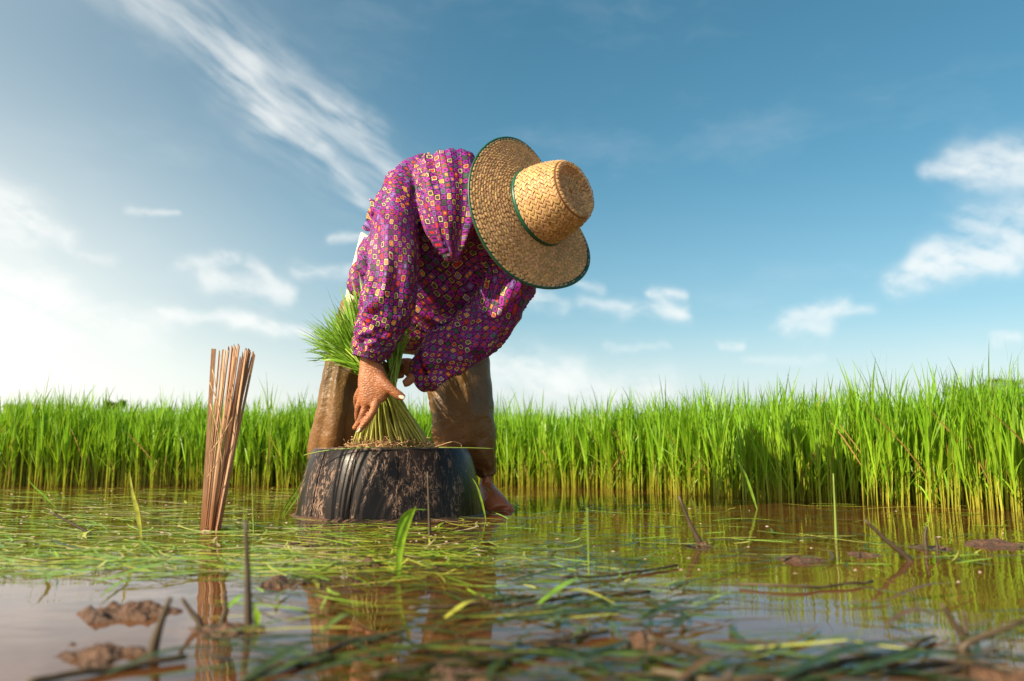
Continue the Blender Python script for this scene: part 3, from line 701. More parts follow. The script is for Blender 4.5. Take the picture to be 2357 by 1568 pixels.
tb([P(830, 896, 1.996), P(821, 914, 2.006), P(820, 930, 2.020), P(824, 944, 2.034)], [.0092, .0080, .0072, .0056], 12, 5)    # little
tb([P(872, 868, 1.978), P(890, 888, 1.968), P(908, 903, 1.966), P(921, 912, 1.967), P(930, 918, 1.969)], [.0155, .0138, .0118, .0112, .0082], 12, 5)  # thumb
# left hand: closed round the far side of the bunch, thumb in front
palmL = Loft([(958, 834, 972, 884, 2.10, .018), (946, 826, 962, 884, 2.105, .0185), (934, 824, 950, 874, 2.115, .0175), (922, 828, 936, 862, 2.13, .014)], 4, 20, 2.5)
q = MB(); q.ring_loft(palmL.rings); bodyp.append(q)
tb([P(958, 862, 2.090), P(948, 870, 2.074), P(937, 880, 2.066), P(928, 884, 2.064)], [.0145, .0130, .0120, .0085], 12, 5)    # thumb
for k, (u, v) in enumerate([(926, 832), (923, 842), (921, 852), (921, 862)]):
    tb([P(u+6, v, 2.128+k*.002), P(u-8, v+3, 2.142), P(u-26, v+7, 2.145), P(u-44, v+10+k, 2.135), P(u-54, v+11+k, 2.118)], [.0105, .0098, .009, .008, .0062], 10, 4)
# legs and feet
tb([P(870, 720, 2.42), P(795, 890, 2.37), P(764, 1090, 2.43), P(762, 1160, 2.43)], [.085, .052, .034, .032])
tb([P(960, 730, 2.42), P(1068, 900, 2.40), P(1116, 1080, 2.44), P(1119, 1106, 2.44), P(1120, 1135, 2.445), P(1118, 1165, 2.455)], [.085, .056, .0195, .0175, .022, .030])
def foot(sec):
    q = MB(); lf = Loft(sec, 5, 18, 2.2); q.ring_loft(lf.rings); bodyp.append(q)
foot([(1100, 1120, 1140, 1120, 2.45, .030), (1101, 1140, 1150, 1136, 2.435, .036), (1104, 1160, 1163, 1149, 2.41, .040), (1110, 1176, 1174, 1162, 2.385, .040), (1120, 1190, 1180, 1175, 2.365, .032)])
for k in range(5): tb([P(1170-k*11, 1166+k*3, 2.375), P(1178-k*12, 1178+k*3, 2.355), P(1180-k*12, 1186+k*3, 2.345)], [.013-.001*k, .011-.001*k, .008], 10, 3)
tb([P(762, 1150, 2.44), P(758, 1170, 2.36), P(752, 1190, 2.27)], [.034, .033, .024])
me = weld(bodyp, .0030, 3, .4); body = link('body', me, M['skin'], per)
def nail(c, ax, up, l, wd):
    q = MB(); ax = (ax - up*ax.dot(up)).normalized(); sd = ax.cross(up).normalized(); rr = []
    for a_, s_ in [(-1, .55), (-.6, .95), (0, 1), (.7, .9), (1.0, .5)]:
        rr.append([c + ax*a_*l + sd*math.cos(2*math.pi*j/12)*wd*s_ + up*(.0013*math.sin(2*math.pi*j/12) - .0016*(math.cos(2*math.pi*j/12)**2)) for j in range(12)])
    q.ring_loft(rr); q.build('fingernail', M['nail'], body)
vw = Vector((0, -1, 0))
nail(P(925, 913, 1.9575), P(930, 918, 1.96)-P(912, 904, 1.957), Vector((.25, -.9, .45)).normalized(), .0080, .0062)
nail(P(825, 990, 1.9745), P(822, 996, 1.98)-P(836, 976, 1.975), Vector((-.45, -.9, .05)).normalized(), .0070, .0048)
nail(P(816, 983, 1.9985), P(814, 988, 2.0)-P(822, 972, 1.99), Vector((-.65, -.75, .05)).normalized(), .0060, .0044)
q = MB(); rr = []
for z, rx, ry, oy in [(-.075, .035, .018, -.060), (-.06, .058, .045, -.042), (-.03, .072, .078, -.018), (.01, .0735, .086, -.010), (.05, .071, .086, -.008), (.075, .058, .072, -.007), (.10, .025, .035, -.006)]:
    rr.append(ring_at(hd(0, oy, z), EARS*rx, FACE*ry))
q.ring_loft(rr); q.build('hair', M['hair'], per)

# ------------------------------------------------------------------ the straw hat
hat = root('straw_hat', HB, 'wide woven straw hat with green band and green brim edge, on the bent farmer', 'hat')
HX = (im_u - HAX*im_u.dot(HAX)).normalized(); HY = HAX.cross(HX).normalized()
BR = .2045; CR0 = .100; CR1 = .077; CHT = .118
def brim_z(r, a):
    k = (r-CR0)/(BR-CR0); return .012 - (.034 + .012*math.sin(a))*k**1.1 + .026*max(0, math.cos(a - R(215)))**2*max(k, 0)**1.3 + (.016*math.cos(2*a - .5) + .005*math.cos(3*a+1))*max(k, 0)**1.6
def hp(r, a, z): return HB + HX*(math.cos(a)*r) + HY*(math.sin(a)*r) + HAX*z
def hsurf(t, a):                                  # t runs along the hat: 0 brim edge .. 1 crown foot .. 2 crown shoulder .. 3 middle of the top
    if t <= 1: r = BR + (CR0-BR)*t; return hp(r*(1 + (.012*math.cos(2*a+.6) + .05*max(0, math.cos(a - R(200)))**2)*(1-t)), a, brim_z(r, a))
    if t <= 2:
        k = t-1; r = CR0 + (CR1-CR0)*k + .006*math.sin(k*math.pi); return hp(r, a, .012 + CHT*k)
    k = t-2; r = CR1*(1-k); lip = .006*math.exp(-((k-.08)/.09)**2) - .015*min(1, max(0, (k-.14)/.22))
    return hp(max(r, .0008), a, .012 + CHT + lip + .005*k)
def lat(name, ts, m, off=0.0, n=96, close=False):
    q = MB(); rr = []
    for t_ in ts: rr.append([hsurf(t_, 2*math.pi*j/n) - HAX*off for j in range(n)])
    q.ring_loft(rr, cap=False); return q.build(name, m, hat)
brim = lat('brim', np.linspace(0, 1, 14), M['core'], .0022)
crown = lat('crown', list(np.linspace(1, 2, 10)) + list(np.linspace(2.03, 3, 14)), M['core'], .0016)
# plaited straw: rows of slanting splints, alternating like a herringbone
def plait(rows, name, parent):
    V, F, K = [], [], []
    for ri, (t0, t1, cnt, ph) in enumerate(rows):
        for j in range(cnt):
            for half in (0, 1):
                ta = t0 + (t1-t0)*(0 if half == 0 else .48); tb_ = t0 + (t1-t0)*(.52 if half == 0 else 1.0)
                da = 2*math.pi/cnt; sl_ = da*.75*(1 if half == 0 else -1)
                a0 = da*(j + ph) + random.uniform(-.1, .1)*da + (0 if half == 0 else da*.75); wd = da*.43*random.uniform(.84, 1.04)
                b = len(V); l0 = random.uniform(.0012, .0030); tone = np.array([.90, .58, .27])*random.uniform(.72, 1.18)*np.array([1, random.uniform(.92, 1.05), random.uniform(.85, 1.1)])
                for qi, qt in enumerate((0, .5, 1)):
                    tt_ = ta + (tb_-ta)*qt; ac = a0 + sl_*qt; lift = (.0002, l0+.0012, .0003)[qi]
                    for s_ in (-1, 0, 1):
                        p = hsurf(tt_, ac + s_*wd); c_ = hsurf(tt_, ac); 
                        rad = (c_ - HB - HAX*(c_-HB).dot(HAX)); rad = rad.normalized() if rad.length > 1e-6 else HX
                        nrm = HAX if (tt_ <= 1 or tt_ > 2) else (rad*.95 + HAX*.25).normalized()
                        V.append(p + nrm*(lift + (.0008 if s_ == 0 else 0))); K.append(tone)
                for r_ in (0, 1):
                    for c_ in (0, 1): F.append((b+r_*3+c_, b+r_*3+c_+1, b+r_*3+3+c_+1, b+r_*3+3+c_))
    me = mesh(V, F); colattr(me, np.array(K)); o = link(name, me, M['straw'], parent, origin=None); o['kind'] = 'stuff'; return o
NB = 8; NC = 7
plait([(.03 + .97*i/NB, .03 + .97*(i+1)/NB, int(2*math.pi*(BR+(CR0-BR)*(i+.5)/NB)/.0128), .37*i) for i in range(NB)], 'brim_weave', brim)
plait([(1 + i/NC, 1 + (i+1)/NC, 48, .37*i) for i in range(NC)] + [(2.02 + .9*i/5, 2.02 + .9*(i+1)/5, max(8, int(48*(1-.18*i-.08))), .3*i) for i in range(5)], 'crown_weave', crown)
q = MB(); n = 96                                  # bound brim edge
edge = [hsurf(0, 2*math.pi*j/n) for j in range(n)]
rr = []
for j in range(n+1):
    c_ = edge[j % n]; tg = (edge[(j+1) % n] - edge[j-1]).normalized(); ou = (c_-HB).normalized(); ou = (ou-tg*ou.dot(tg)).normalized(); up_ = tg.cross(ou)
    rr.append([c_ + ou*.0035*math.cos(x) - ou*.003 + up_*.0030*math.sin(x) + ou*(-.005 if abs(math.cos(x)+1) < .3 else 0) for x in np.linspace(0, 2*math.pi, 9)[:-1]])
q.ring_loft(rr, cap=False); q.build('edge_binding', M['ribbon'], brim)
q = MB(); rr = []
for t_, off in ((1.015, .0030), (1.025, .0050), (1.095, .0050), (1.105, .0030)):
    rr.append([hsurf(t_, 2*math.pi*j/n) + (hsurf(t_, 2*math.pi*j/n) - HB - HAX*(hsurf(t_, 0)-HB).dot(HAX)).normalized()*off for j in range(n)])
q.ring_loft(rr, cap=False); q.build('hat_band', M['ribbon'], crown)

# ------------------------------------------------------------------ the bunch of seedlings in her hands
bch = root('seedling_bunch', (TC.x, 2.2, .18), 'bunch of pulled green rice seedlings gripped in both hands, roots on the tub', 'seedling bunch')
rs = random.Random(11)
for k in range(230):
    f = rs.random(); dep = rs.uniform(-1, 1)
    ub = 812 + 178*f; base = P(ub + rs.uniform(-5, 5), 1026, 2.17 + .055*dep*math.sqrt(1-(2*f-1)**2*.8)); base.z = .180 + rs.uniform(0, .012)
    ug = 842 + 74*(f*.75 + rs.random()*.25); grip = P(ug, 905 - 8*(1-f) + rs.uniform(-8, 8), 2.065 + .034*dep)
    g = rs.random(); big = .5 + .5*rs.random()
    if f > .72 and rs.random() < .45: tip = P(890 + 65*rs.random(), 720 + 70*rs.random(), 2.09 + .03*dep); mid = P(905 + 20*rs.random(), 810, 2.085 + .03*dep)
    else:
        tip = P(712 + 128*g**1.15 + rs.uniform(-10, 10), 805 - 135*g**.8 + rs.uniform(-24, 34), 2.14 + .09*dep); mid = P(800 + 62*g + rs.uniform(-12, 12), 812 - 10*g + rs.uniform(-12, 12), 2.09 + .055*dep)
    mb = MB(); side = Vector((rs.uniform(-1, 1), rs.uniform(-1, 1), 0)).normalized(); cols = []
    n0 = len(mb.V); wS = rs.uniform(.0020, .0036)
    pts, rd = crom([base, (base+grip)/2 + Vector((rs.uniform(-.004, .004), rs.uniform(-.004, .004), 0)), grip, mid], [wS, wS, wS*.9, wS*.6], 3)
    mb.tube(pts, rd, 5); 
    c0 = np.array([.62, .58, .17])*rs.uniform(.8, 1.2); c1 = np.array([.32, .44, .045])*rs.uniform(.7, 1.2)
    for i in range(len(pts)): cols += [c0*(1-i/len(pts)) + c1*i/len(pts)]*5
    for b_ in range(2 + (rs.random() < .5)):
        tp = tip + Vector((rs.gauss(0, .022), rs.gauss(0, .02), rs.gauss(0, .018))); st = grip.lerp(mid, rs.uniform(.2, .9)); dr = Vector((-.02*rs.random(), 0, .025*rs.random()))
        bp, _ = crom([st, (st*.55+tp*.45) + dr, tp], [1, 1, 1], 4); wv = rs.uniform(.0045, .0078)
        n_ = len(bp); wl = [wv*(.55 + .45*min(1, i/3))*(1 - (i/(n_-1))**2.2) + .0003 for i in range(n_)]
        mb.strip(bp, wl, side, .12); tn = rs.uniform(.75, 1.25)
        for i in range(n_): cols += [np.array([.20, .38, .024])*tn*(1-i/n_*.25)]*3
    me = mesh(mb.V, mb.F); colattr(me, np.array(cols)); link('stalk', me, M['bunch'], bch)
mb = MB()
for k in range(520):
    f = rs.random(); c = P(806 + 194*f, 1028, 2.17 + rs.uniform(-.085, .07)); c.z = .181 + .016*rs.random()**1.4*(1-abs(2*f-1)**3)
    pts = [c]; d = Vector((rs.gauss(0, 1), rs.gauss(0, 1), rs.gauss(0, .35))).normalized()
    for i in range(5):
        d = (d + Vector((rs.gauss(0, .7), rs.gauss(0, .7), rs.gauss(0, .35)))).normalized(); nx_ = pts[-1] + d*rs.uniform(.005, .011); nx_.z = min(max(nx_.z, .181), .208); pts.append(nx_)
    mb.tube(pts, rs.uniform(.0004, .0010), 4)
o = mb.build('roots', M['root'], bch); o['kind'] = 'stuff'

# ------------------------------------------------------------------ things lying and standing in the water
GREEN = (.16, .30, .02); DARK = (.028, .050, .010); YEL = (.42, .42, .06); OLIVE = (.085, .13, .018); BROWN = (.10, .055, .024); LIME = (.26, .42, .03)
def blade_obj(name, pts, wd, col, label, cat, group=None, side=None, fold=.1, pw=2.0):
    bp, _ = crom([Vector(p) for p in pts], [1]*len(pts), 5); n_ = len(bp)
    wl = [wd*(.35 + .65*min(1, i/(n_*.3)))*(1 - (i/(n_-1))**pw) + .0004 for i in range(n_)]
    mb = MB(); t_ = (bp[-1]-bp[0]).normalized(); sd = side or t_.cross(Vector((0, 0, 1))).normalized(); mb.strip(bp, wl, sd, fold)
    me = mesh(mb.V, mb.F); colattr(me, np.array([np.array(col)*(1 + .25*math.sin(i*.7)) for i in range(len(mb.V))]))
    o = link(name, me, M['float'], None, bp[0]); return setp(o, label, cat, group)
random.seed(21)
def lying(px, wd, col, label, z=.004, arch=.0, group=None):
    if px[0][1] > 1330: wd *= 1.25; arch = .008 + arch
    pts = [W(u, v, z) for u, v in px]; 
    for i in range(1, len(pts)-1): pts[i].z += arch
    return blade_obj('rice_cutting', pts, wd, col, label, 'leaf blade', group)
LY = [
 ([(217,1342),(400,1312),(562,1277)], .011, GREEN, 'long green blade afloat in the left foreground, pointing at the dark stalk'),
 ([(737,1457),(800,1440),(856,1430)], .008, OLIVE, 'green blade afloat below the tub reflection'),
 ([(787,1491),(1000,1474),(1244,1470)], .007, DARK, 'thin dark blade lying across the bottom centre water'),
 ([(700,1548),(1041,1511),(1244,1484)], .012, DARK, 'broad dark blade lying along the bottom centre edge'),
 ([(1109,1438),(1350,1432),(1690,1402)], .016, DARK, 'longest dark green blade in the right foreground water'),
 ([(1160,1342),(1330,1322),(1481,1308)], .011, DARK, 'dark blade afloat just below the green rice reflection'),
 ([(1024,1423),(1080,1404),(1126,1386)], .007, YEL, 'yellow green blade over the dark leg reflection'),
 ([(882,1348),(930,1343),(994,1348)], .007, GREEN, 'green blade afloat under the bent upright leaf'),
 ([(879,1331),(960,1318),(1031,1304)], .007, DARK, 'slim dark blade afloat in the middle of the tub reflection'),
 ([(1136,1292),(1190,1290),(1244,1296)], .008, YEL, 'short yellow blade afloat right of the tub reflection'),
 ([(1346,1257),(1450,1262),(1560,1268)], .010, DARK, 'dark blade afloat left of the slanted broken twig'),
 ([(1220,1186),(1292,1178),(1400,1182)], .008, GREEN, 'green blade afloat right of the muddy foot'),
 ([(1792,1562),(1960,1520),(2073,1502),(2142,1465)], .012, DARK, 'dark bent blade reaching up from the bottom right edge'),
 ([(1473,1425),(1580,1405),(1700,1398)], .010, DARK, 'dark blade crossing the pale reflection right of centre'),
 ([(2039,1438),(2120,1436),(2190,1446)], .016, BROWN, 'brown rotting leaf afloat at lower right'),
 ([(1950,1555),(2150,1545),(2357,1562)], .014, DARK, 'dark wet blade lying in the bottom right corner'),
 ([(1560,1568),(1660,1545),(1790,1552)], .009, BROWN, 'brown blade lying on the bottom edge right of centre'),
 ([(2050,1378),(2150,1366),(2260,1350)], .007, BROWN, 'thin brown blade afloat in the rice top reflections'),
 ([(1640,1199),(1720,1194),(1810,1201)], .010, LIME, 'lime blade afloat in the brown water before the dark rice'),
 ([(1740,1222),(1820,1232),(1900,1228)], .009, GREEN, 'green blade afloat beside the tall thin green stalk'),
 ([(1990,1172),(2100,1168),(2260,1176)], .009, YEL, 'yellow blade afloat against the lit rice on the right'),
 ([(1620,1286),(1700,1288),(1796,1290)], .012, DARK, 'dark blade afloat right of the broken twig'),
 ([(240,1555),(420,1530),(640,1502)], .010, DARK, 'dark blade afloat in the bottom left corner'),
 ([(560,1568),(700,1520),(830,1476)], .011, DARK, 'dark slanting blade between dark stalk and tub reflection'),
 ([(60,1262),(180,1250),(330,1258)], .007, LIME, 'lime blade afloat at far left among yellow glints'),
 ([(520,1404),(560,1390),(600,1386)], .007, GREEN, 'short green blade at the foot of the dark upright stalk'),
 ([(1240,1390),(1330,1360),(1430,1352)], .010, GREEN, 'green blade afloat among the tangled blades right of the leg reflection'),
 ([(1270,1368),(1340,1380),(1420,1392)], .009, YEL, 'yellowed blade afloat among the tangled blades below the farmer'),
]
for px, wd, col, lab in LY: lying(px, wd, col, lab, .004 + random.uniform(0, .004), random.uniform(0, .006))
for px, rd, lab in [([(560,1560),(690,1520),(850,1468),(930,1452)], .0030, 'long dark stem afloat under the bamboo reflection, pointing up right'), ([(860,1560),(1010,1530),(1180,1512),(1330,1468)], .0036, 'thick dark stem afloat at the bottom centre'), ([(1080,1478),(1230,1480),(1400,1452)], .0026, 'dark stem crossing below the longest dark blade'),
  ([(1180,1395),(1330,1372),(1500,1362)], .0026, 'dark stem afloat right of the leg reflection'), ([(1780,1575),(1930,1530),(2060,1508),(2150,1462)], .0034, 'dark crooked stem rising from the bottom edge at right'), ([(2060,1545),(2200,1530),(2370,1548)], .0036, 'dark stem lying in the bottom right corner'), ([(1500,1545),(1640,1568),(1800,1560)], .0032, 'dark stem along the bottom edge right of centre'),
  ([(1290,1330),(1420,1322),(1560,1300)], .0022, 'dark stem afloat at the top of the blue reflection'), ([(1700,1345),(1850,1352),(2010,1338)], .0020, 'thin dark stem lying in the rice reflection at right'), ([(60,1568),(240,1540),(430,1512)], .0030, 'dark stem lying in the bottom left corner'), ([(940,1400),(1080,1392),(1230,1370)], .0022, 'dark stem afloat across the leg reflection')]:
    pts = [W(u, v, .004) for u, v in px]; mb = MB(); pts, rr_ = crom(pts, [rd, rd, rd*.9, rd*.5][:len(pts)], 5)
    for i, p in enumerate(pts): p.z += .0025*mnoise.noise(p*30); p.x += .006*mnoise.noise(p*14)
    mb.tube(pts, rr_, 6); o = mb.build('drifting_straw', M['twig'], None, pts[0]); setp(o, lab, 'stem')
def stand(name, px, rad, m, label, cat, lean=0.0, tint=None, sink=.03):
    b0 = W(*px[0]); pts = [P(u, v, b0.y + lean*i/(len(px)-1)) for i, (u, v) in enumerate(px)]; pts[0] = b0 - Vector((0, 0, sink))
    pts.insert(1, b0.copy())
    rd = [rad*1.15, rad*1.1] + [rad*(1 - .55*i/(len(px)-1)) for i in range(1, len(px))]
    mb = MB(); mb.tube(pts, rd, 7, 3); o = mb.build(name, m, None, b0); return setp(o, label, cat)
M['stem'] = (lambda q: (q[2].inputs['Base Color'].__setattr__('default_value', (.16, .22, .03, 1)), q[2].inputs['Roughness'].__setattr__('default_value', .5), q[0])[-1])(mat('green_stem'))
stand('upright_stalk', [(572, 1440), (570, 1320), (565, 1196)], .0042, M['twig'], 'dark upright stalk in the left foreground, out of focus', 'stalk')
stand('upright_stalk', [(350, 1510), (368, 1440), (392, 1376)], .005, M['twig'], 'grey leaning stalk at lower left, strongly out of focus', 'stalk')
stand('broken_twig', [(1614, 1256), (1588, 1206), (1563, 1142)], .0052, M['twig'], 'slanted broken brown twig in the water before the dark rice', 'twig')
stand('upright_stalk', [(1925, 1243), (1922, 1170), (1918, 1090)], .0030, M['stem'], 'tall thin green stalk standing before the dark rice', 'stalk')
stand('broken_twig', [(2096, 1292), (2040, 1244), (1990, 1196)], .0048, M['twig'], 'dark diagonal twig in the water at right, leaning left', 'twig')
stand('sprig', [(2132, 1266), (2129, 1235), (2133, 1212)], .0042, M['twig'], 'short dark sprig right of the diagonal twig', 'sprig')
stand('sprig', [(2158, 1268), (2156, 1248), (2152, 1236)], .0030, M['twig'], 'shorter of the two dark sprigs right of the diagonal twig', 'sprig')
stand('upright_stalk', [(989, 1232), (987, 1170), (984, 1085)], .0034, M['twig'], 'thin dark stalk standing in front of the tub', 'stalk')
stand('upright_stalk', [(1356, 1321), (1354, 1240), (1352, 1168)], .0016, M['stem'], 'hair-thin green stalk standing in the green reflection right of the tub', 'stalk')
stand('upright_stalk', [(584, 1227), (582, 1160), (579, 1080)], .0016, M['stem'], 'hair-thin green stalk right of the bamboo bundle', 'stalk')
stand('broken_twig', [(210, 1233), (165, 1205), (112, 1178)], .0034, M['twig'], 'dark twig leaning left in the far left water', 'twig')
stand('broken_twig', [(2223, 1482), (2195, 1434), (2166, 1390)], .0040, M['twig'], 'blurred green brown twig leaning left at lower right', 'twig')
stand('broken_twig', [(2222, 1480), (2224, 1440), (2217, 1405)], .0034, M['twig'], 'blurred upright twig crossing the leaning one at lower right', 'twig')
stand('broken_twig', [(462, 1440), (440, 1408), (418, 1376)], .0036, M['twig'], 'stubby dark twig between the mud lump and dark stalk', 'twig')
stand('sprig', [(510, 1440), (520, 1400), (516, 1362)], .0032, M['twig'], 'short crooked dark sprig left of the dark upright stalk', 'sprig')
stand('broken_twig', [(1630, 1522), (1560, 1490), (1490, 1468)], .0048, M['twig'], 'thick blurred dark twig at the bottom right of centre', 'twig')
stand('broken_twig', [(1480, 1520), (1540, 1505), (1610, 1480)], .0040, M['twig'], 'blurred dark twig crossing the thick one at bottom centre right', 'twig')
stand('sprig', [(1742, 1150), (1708, 1090), (1690, 1040)], .0028, M['stem'], 'bent rice stem leaning out of the dark rice', 'sprig')
stand('broken_twig', [(2240, 1540), (2215, 1490), (2290, 1455), (2357, 1430)], .0040, M['twig'], 'forked blurred dark twig at the right edge', 'twig')
# standing leaves
def standing_leaf(px, Yoff, wd, col, label):
    b0 = W(*px[0]); pts = [P(u, v, b0.y + Yoff*i) for i, (u, v) in enumerate(px)]
    return blade_obj('rice_shoot', pts, wd, col, label, 'leaf', None, Vector((1, .3, 0)).normalized(), .15)
standing_leaf([(916, 1330), (922, 1255), (942, 1196), (958, 1165)], .0, .011, LIME, 'bright blade standing up in front of the tub')
standing_leaf([(908, 1262), (925, 1200), (950, 1174), (985, 1173)], .0, .014, GREEN, 'arched broad blade bending over against the dark tub')
standing_leaf([(325, 1237), (316, 1180), (305, 1135), (298, 1085)], .0, .010, YEL, 'yellow blade standing in the water left of the bamboo bundle')
standing_leaf([(647, 1186), (668, 1150), (690, 1115), (718, 1060)], .0, .007, GREEN, 'green blade leaning against the left side of the tub')
standing_leaf([(652, 1190), (680, 1150), (700, 1120), (724, 1085)], .01, .006, GREEN, 'second thinner blade leaning on the left side of the tub')
standing_leaf([(1118, 1196), (1110, 1160), (1098, 1120), (1086, 1100)], -.005, .006, LIME, 'pale blade leaning on the right side of the tub')
standing_leaf([(1198, 1172), (1170, 1160), (1140, 1140), (1115, 1120)], .0, .008, GREEN, 'green blade lying across the toes of the muddy foot')
standing_leaf([(590, 1440), (592, 1420), (588, 1405), (583, 1388)], .0, .008, LIME, 'short lime blade at the foot of the dark upright stalk')
standing_leaf([(129, 1169), (100, 1140), (78, 1120), (61, 1100)], .0, .006, GREEN, 'thin blade leaning left in front of the far left rice')
standing_leaf([(462, 1108), (480, 1075), (494, 1050), (505, 1030)], .3, .005, GREEN, 'thin blade slanting up behind the bamboo bundle')
standing_leaf([(1742, 1172), (1728, 1130), (1712, 1085), (1690, 1050)], .0, .010, LIME, 'bright stem with sagging blade before the dark rice')
standing_leaf([(1560, 1120), (1540, 1100), (1525, 1080), (1500, 1062)], .0, .006, YEL, 'yellow blade leaning out of the rice right of the farmer')
# straws lying on the tub
mb = MB(); mb.tube([P(700, 1048, 2.03), P(760, 1036, 2.02), P(860, 1030, 2.01)], .0016, 5, 3); o = mb.build('straw', M['stem'], None, P(760, 1036, 2.02)); setp(o, 'green straw hanging over the left rim of the tub', 'straw')
mb = MB(); mb.tube([P(1010, 1030, 2.05), P(1080, 1031, 2.05), P(1138, 1033, 2.06)], .0012, 5, 3); o = mb.build('straw', M['stem'], None, P(1080, 1031, 2.05)); setp(o, 'thin straw sticking out past the right rim of the tub', 'straw')
mb = MB(); mb.tube([P(1000, 1030, 2.06), P(1040, 1017, 2.06), P(1060, 1022, 2.06), P(1062, 1029, 2.06)], .0011, 5, 3); o = mb.build('straw', M['root'], None, P(1040, 1017, 2.06)); setp(o, 'curled dry root straw on the right of the tub top', 'straw')
# clods of mud breaking the surface
def clod(u, v, wpx, hgt, label, seed, m='mud'):
    c = W(u, v); wd = wpx/2/FPX*c.y; bm = bmesh.new(); bmesh.ops.create_grid(bm, x_segments=56, y_segments=44, size=1)
    for vt in bm.verts:      # an uneven bank that slopes under the water all round
        p = vt.co.copy(); rr_ = min(1, p.length); n_ = mnoise.fractal(Vector((p.x*1.6 + seed*7, p.y*1.6, seed)), .9, 2, 6); f_ = mnoise.fractal(Vector((p.x*7 + seed, p.y*7, 3)), .8, 2, 4)
        vt.co = Vector((p.x*wd*1.25, p.y*wd*1.1, hgt*.72*(1.2*(1-rr_**1.5) + .7*n_ + .11*f_ - .45)))
    me = bpy.data.meshes.new('m'); bm.to_mesh(me); bm.free(); me.transform(Matrix.Translation(c)); o = link('mud_clod', me, M[m], None, c); setp(o, label, 'mud')
clod(300, 1412, 190, .022, 'large brown lump of mud breaking the surface at lower left', 1)
clod(235, 1508, 190, .016, 'long low mud lump in the bottom left corner', 2)
clod(650, 1345, 110, .013, 'brown mud lump right of the dark upright stalk', 3)
clod(705, 1252, 90, .011, 'small mud lump below the left foot of the tub', 4)
clod(2300, 1256, 150, .014, 'purple brown mud lump at the right edge', 5)
clod(1848, 1290, 120, .010, 'low mud lump in the dark reflection on the right', 6)
clod(1612, 1258, 60, .012, 'mud at the foot of the slanted broken twig', 7)
clod(1990, 1278, 80, .008, 'small mud lump left of the diagonal twig foot', 8)
clod(855, 1300, 60, .014, 'dark mud and root knot in the tub reflection', 9)
clod(478, 1224, 52, .006, 'pale silt heaped round the foot of the bamboo bundle', 10, 'scum')
clod(1480, 1490, 90, .020, 'blurred dark root knot at the bottom right of centre', 11)
clod(2270, 1562, 220, .018, 'blurred dark mud bank in the bottom right corner', 12)
clod(1050, 1560, 200, .012, 'blurred reddish mud at the bottom centre edge', 13)
clod(2140, 1262, 90, .008, 'small mud lump under the two short sprigs', 14)
clod(520, 1452, 150, .012, 'brown mud lump around the dark upright stalk', 15)

# loose cut leaves and scum all over the flooded strip: too many to count
out = []
def drift(n, ulo, uhi, vlo, vhi, wl, wh, ll, lh, cols, wts, pw=1.0):
    u = rng.uniform(ulo, uhi, n); v = vlo + (vhi-vlo)*rng.random(n)**pw; V, F, K = [], [], []; k = 6; tt = np.linspace(0, 1, k)
    prof = np.array([.3, .9, 1, .85, .55, .05])
    for i in range(n):
        c = W(u[i], v[i]); a = rng.normal(0, .55) + (math.pi if rng.random() < .5 else 0); 
        if rng.random() < .2: a = rng.uniform(0, 6.28)
        ln = rng.uniform(ll, lh); wd = rng.uniform(wl, wh); bend = rng.normal(0, .5); col = np.array(cols[rng.choice(len(cols), p=wts)])*rng.uniform(.7, 1.3)
        z0 = .0025 + rng.random()*.004; lift = rng.random()**4*.009; b = len(V)
        if abs(c.x-TC.x) < .3 and abs(c.y-TC.y) < .27: continue
        aa = a + bend*(tt-.5); px_ = np.cumsum(np.cos(aa))*ln/k; py_ = np.cumsum(np.sin(aa))*ln/k
        for q in range(k):
            sx_, sy_ = -math.sin(aa[q]), math.cos(aa[q]); hw = wd*prof[q]*.5; z = z0 + lift*tt[q]**2
            V += [(c.x+px_[q]-sx_*hw, c.y+py_[q]-sy_*hw, z + wd*.08), (c.x+px_[q]+sx_*hw, c.y+py_[q]+sy_*hw, z)]; K += [col, col]
        F += [(b+2*q, b+2*q+1, b+2*q+3, b+2*q+2) for q in range(k-1)]
    out.append((np.array(V), np.array(F), np.array(K)))
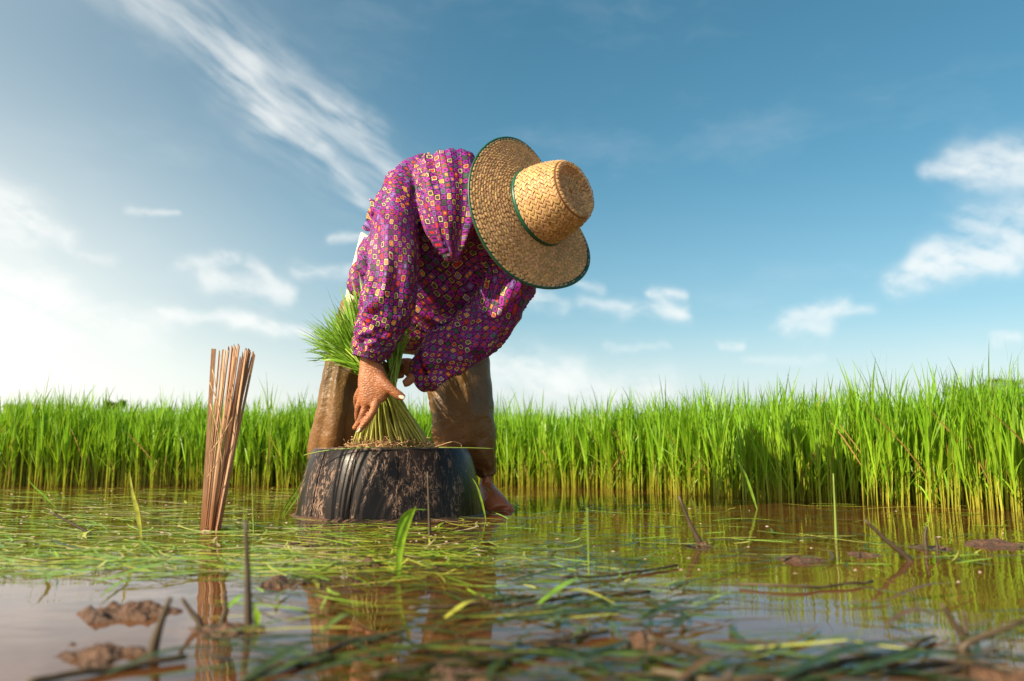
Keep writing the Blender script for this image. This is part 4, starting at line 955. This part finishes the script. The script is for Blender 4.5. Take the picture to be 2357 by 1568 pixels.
drift(2200, -200, 1180, 1128, 1330, .003, .007, .05, .20, [LIME, YEL, GREEN, DARK, (.5, .42, .22)], [.34, .32, .2, .06, .08], 1.3)
drift(330, 1150, 2500, 1140, 1310, .003, .007, .05, .19, [LIME, YEL, OLIVE, DARK, BROWN], [.12, .14, .3, .32, .12], 1.0)
drift(170, 600, 1500, 1290, 1430, .003, .007, .04, .14, [LIME, YEL, OLIVE, DARK, BROWN], [.12, .12, .3, .32, .14])
drift(120, 500, 2450, 1390, 1600, .003, .007, .05, .16, [OLIVE, DARK, BROWN, YEL], [.3, .42, .25, .03])
drift(50, 650, 1500, 1440, 1600, .005, .009, .08, .2, [DARK, OLIVE, BROWN], [.6, .25, .15])
drift(60, 1500, 2450, 1500, 1620, .005, .009, .06, .18, [DARK, OLIVE, BROWN], [.6, .2, .2])
drift(230, 1150, 1600, 1160, 1420, .003, .008, .05, .16, [DARK, OLIVE, LIME], [.5, .38, .12])
V = []; F = []; K = []; off = 0
for v_, f_, c_ in out: V.append(v_); F.append(f_+off); K.append(c_); off += len(v_)
o = link('floating_cuttings', np_mesh(np.concatenate(V), np.concatenate(F), np.concatenate(K)), M['float']); setp(o, 'loose cut rice leaves drifting all over the muddy water', 'leaf litter', kind='stuff')
V, F = [], []
for i in range(420):
    left = random.random() < .9
    u = random.uniform(-100, 1150) if left else random.uniform(1150, 2450); v = random.uniform(1128, 1300) if left else random.uniform(1150, 1340)
    c = W(u, v); r_ = random.uniform(.0015, .0055)*(2 if random.random() < .06 else 1); b = len(V); n = 9
    if abs(c.x-TC.x) < .27 and abs(c.y-TC.y) < .26: continue
    V.append((c.x, c.y, random.uniform(.001, .0022)))
    for j in range(n):
        a = 2*math.pi*j/n; q_ = r_*random.uniform(.5, 1.2); V.append((c.x+math.cos(a)*q_*1.5, c.y+math.sin(a)*q_, -.0005))
    F += [(b, b+1+j, b+1+(j+1) % n) for j in range(n)]
o = link('surface_scum', mesh(V, F), M['scum']); setp(o, 'flecks of pale silt and petals floating on the water', 'scum', kind='stuff')
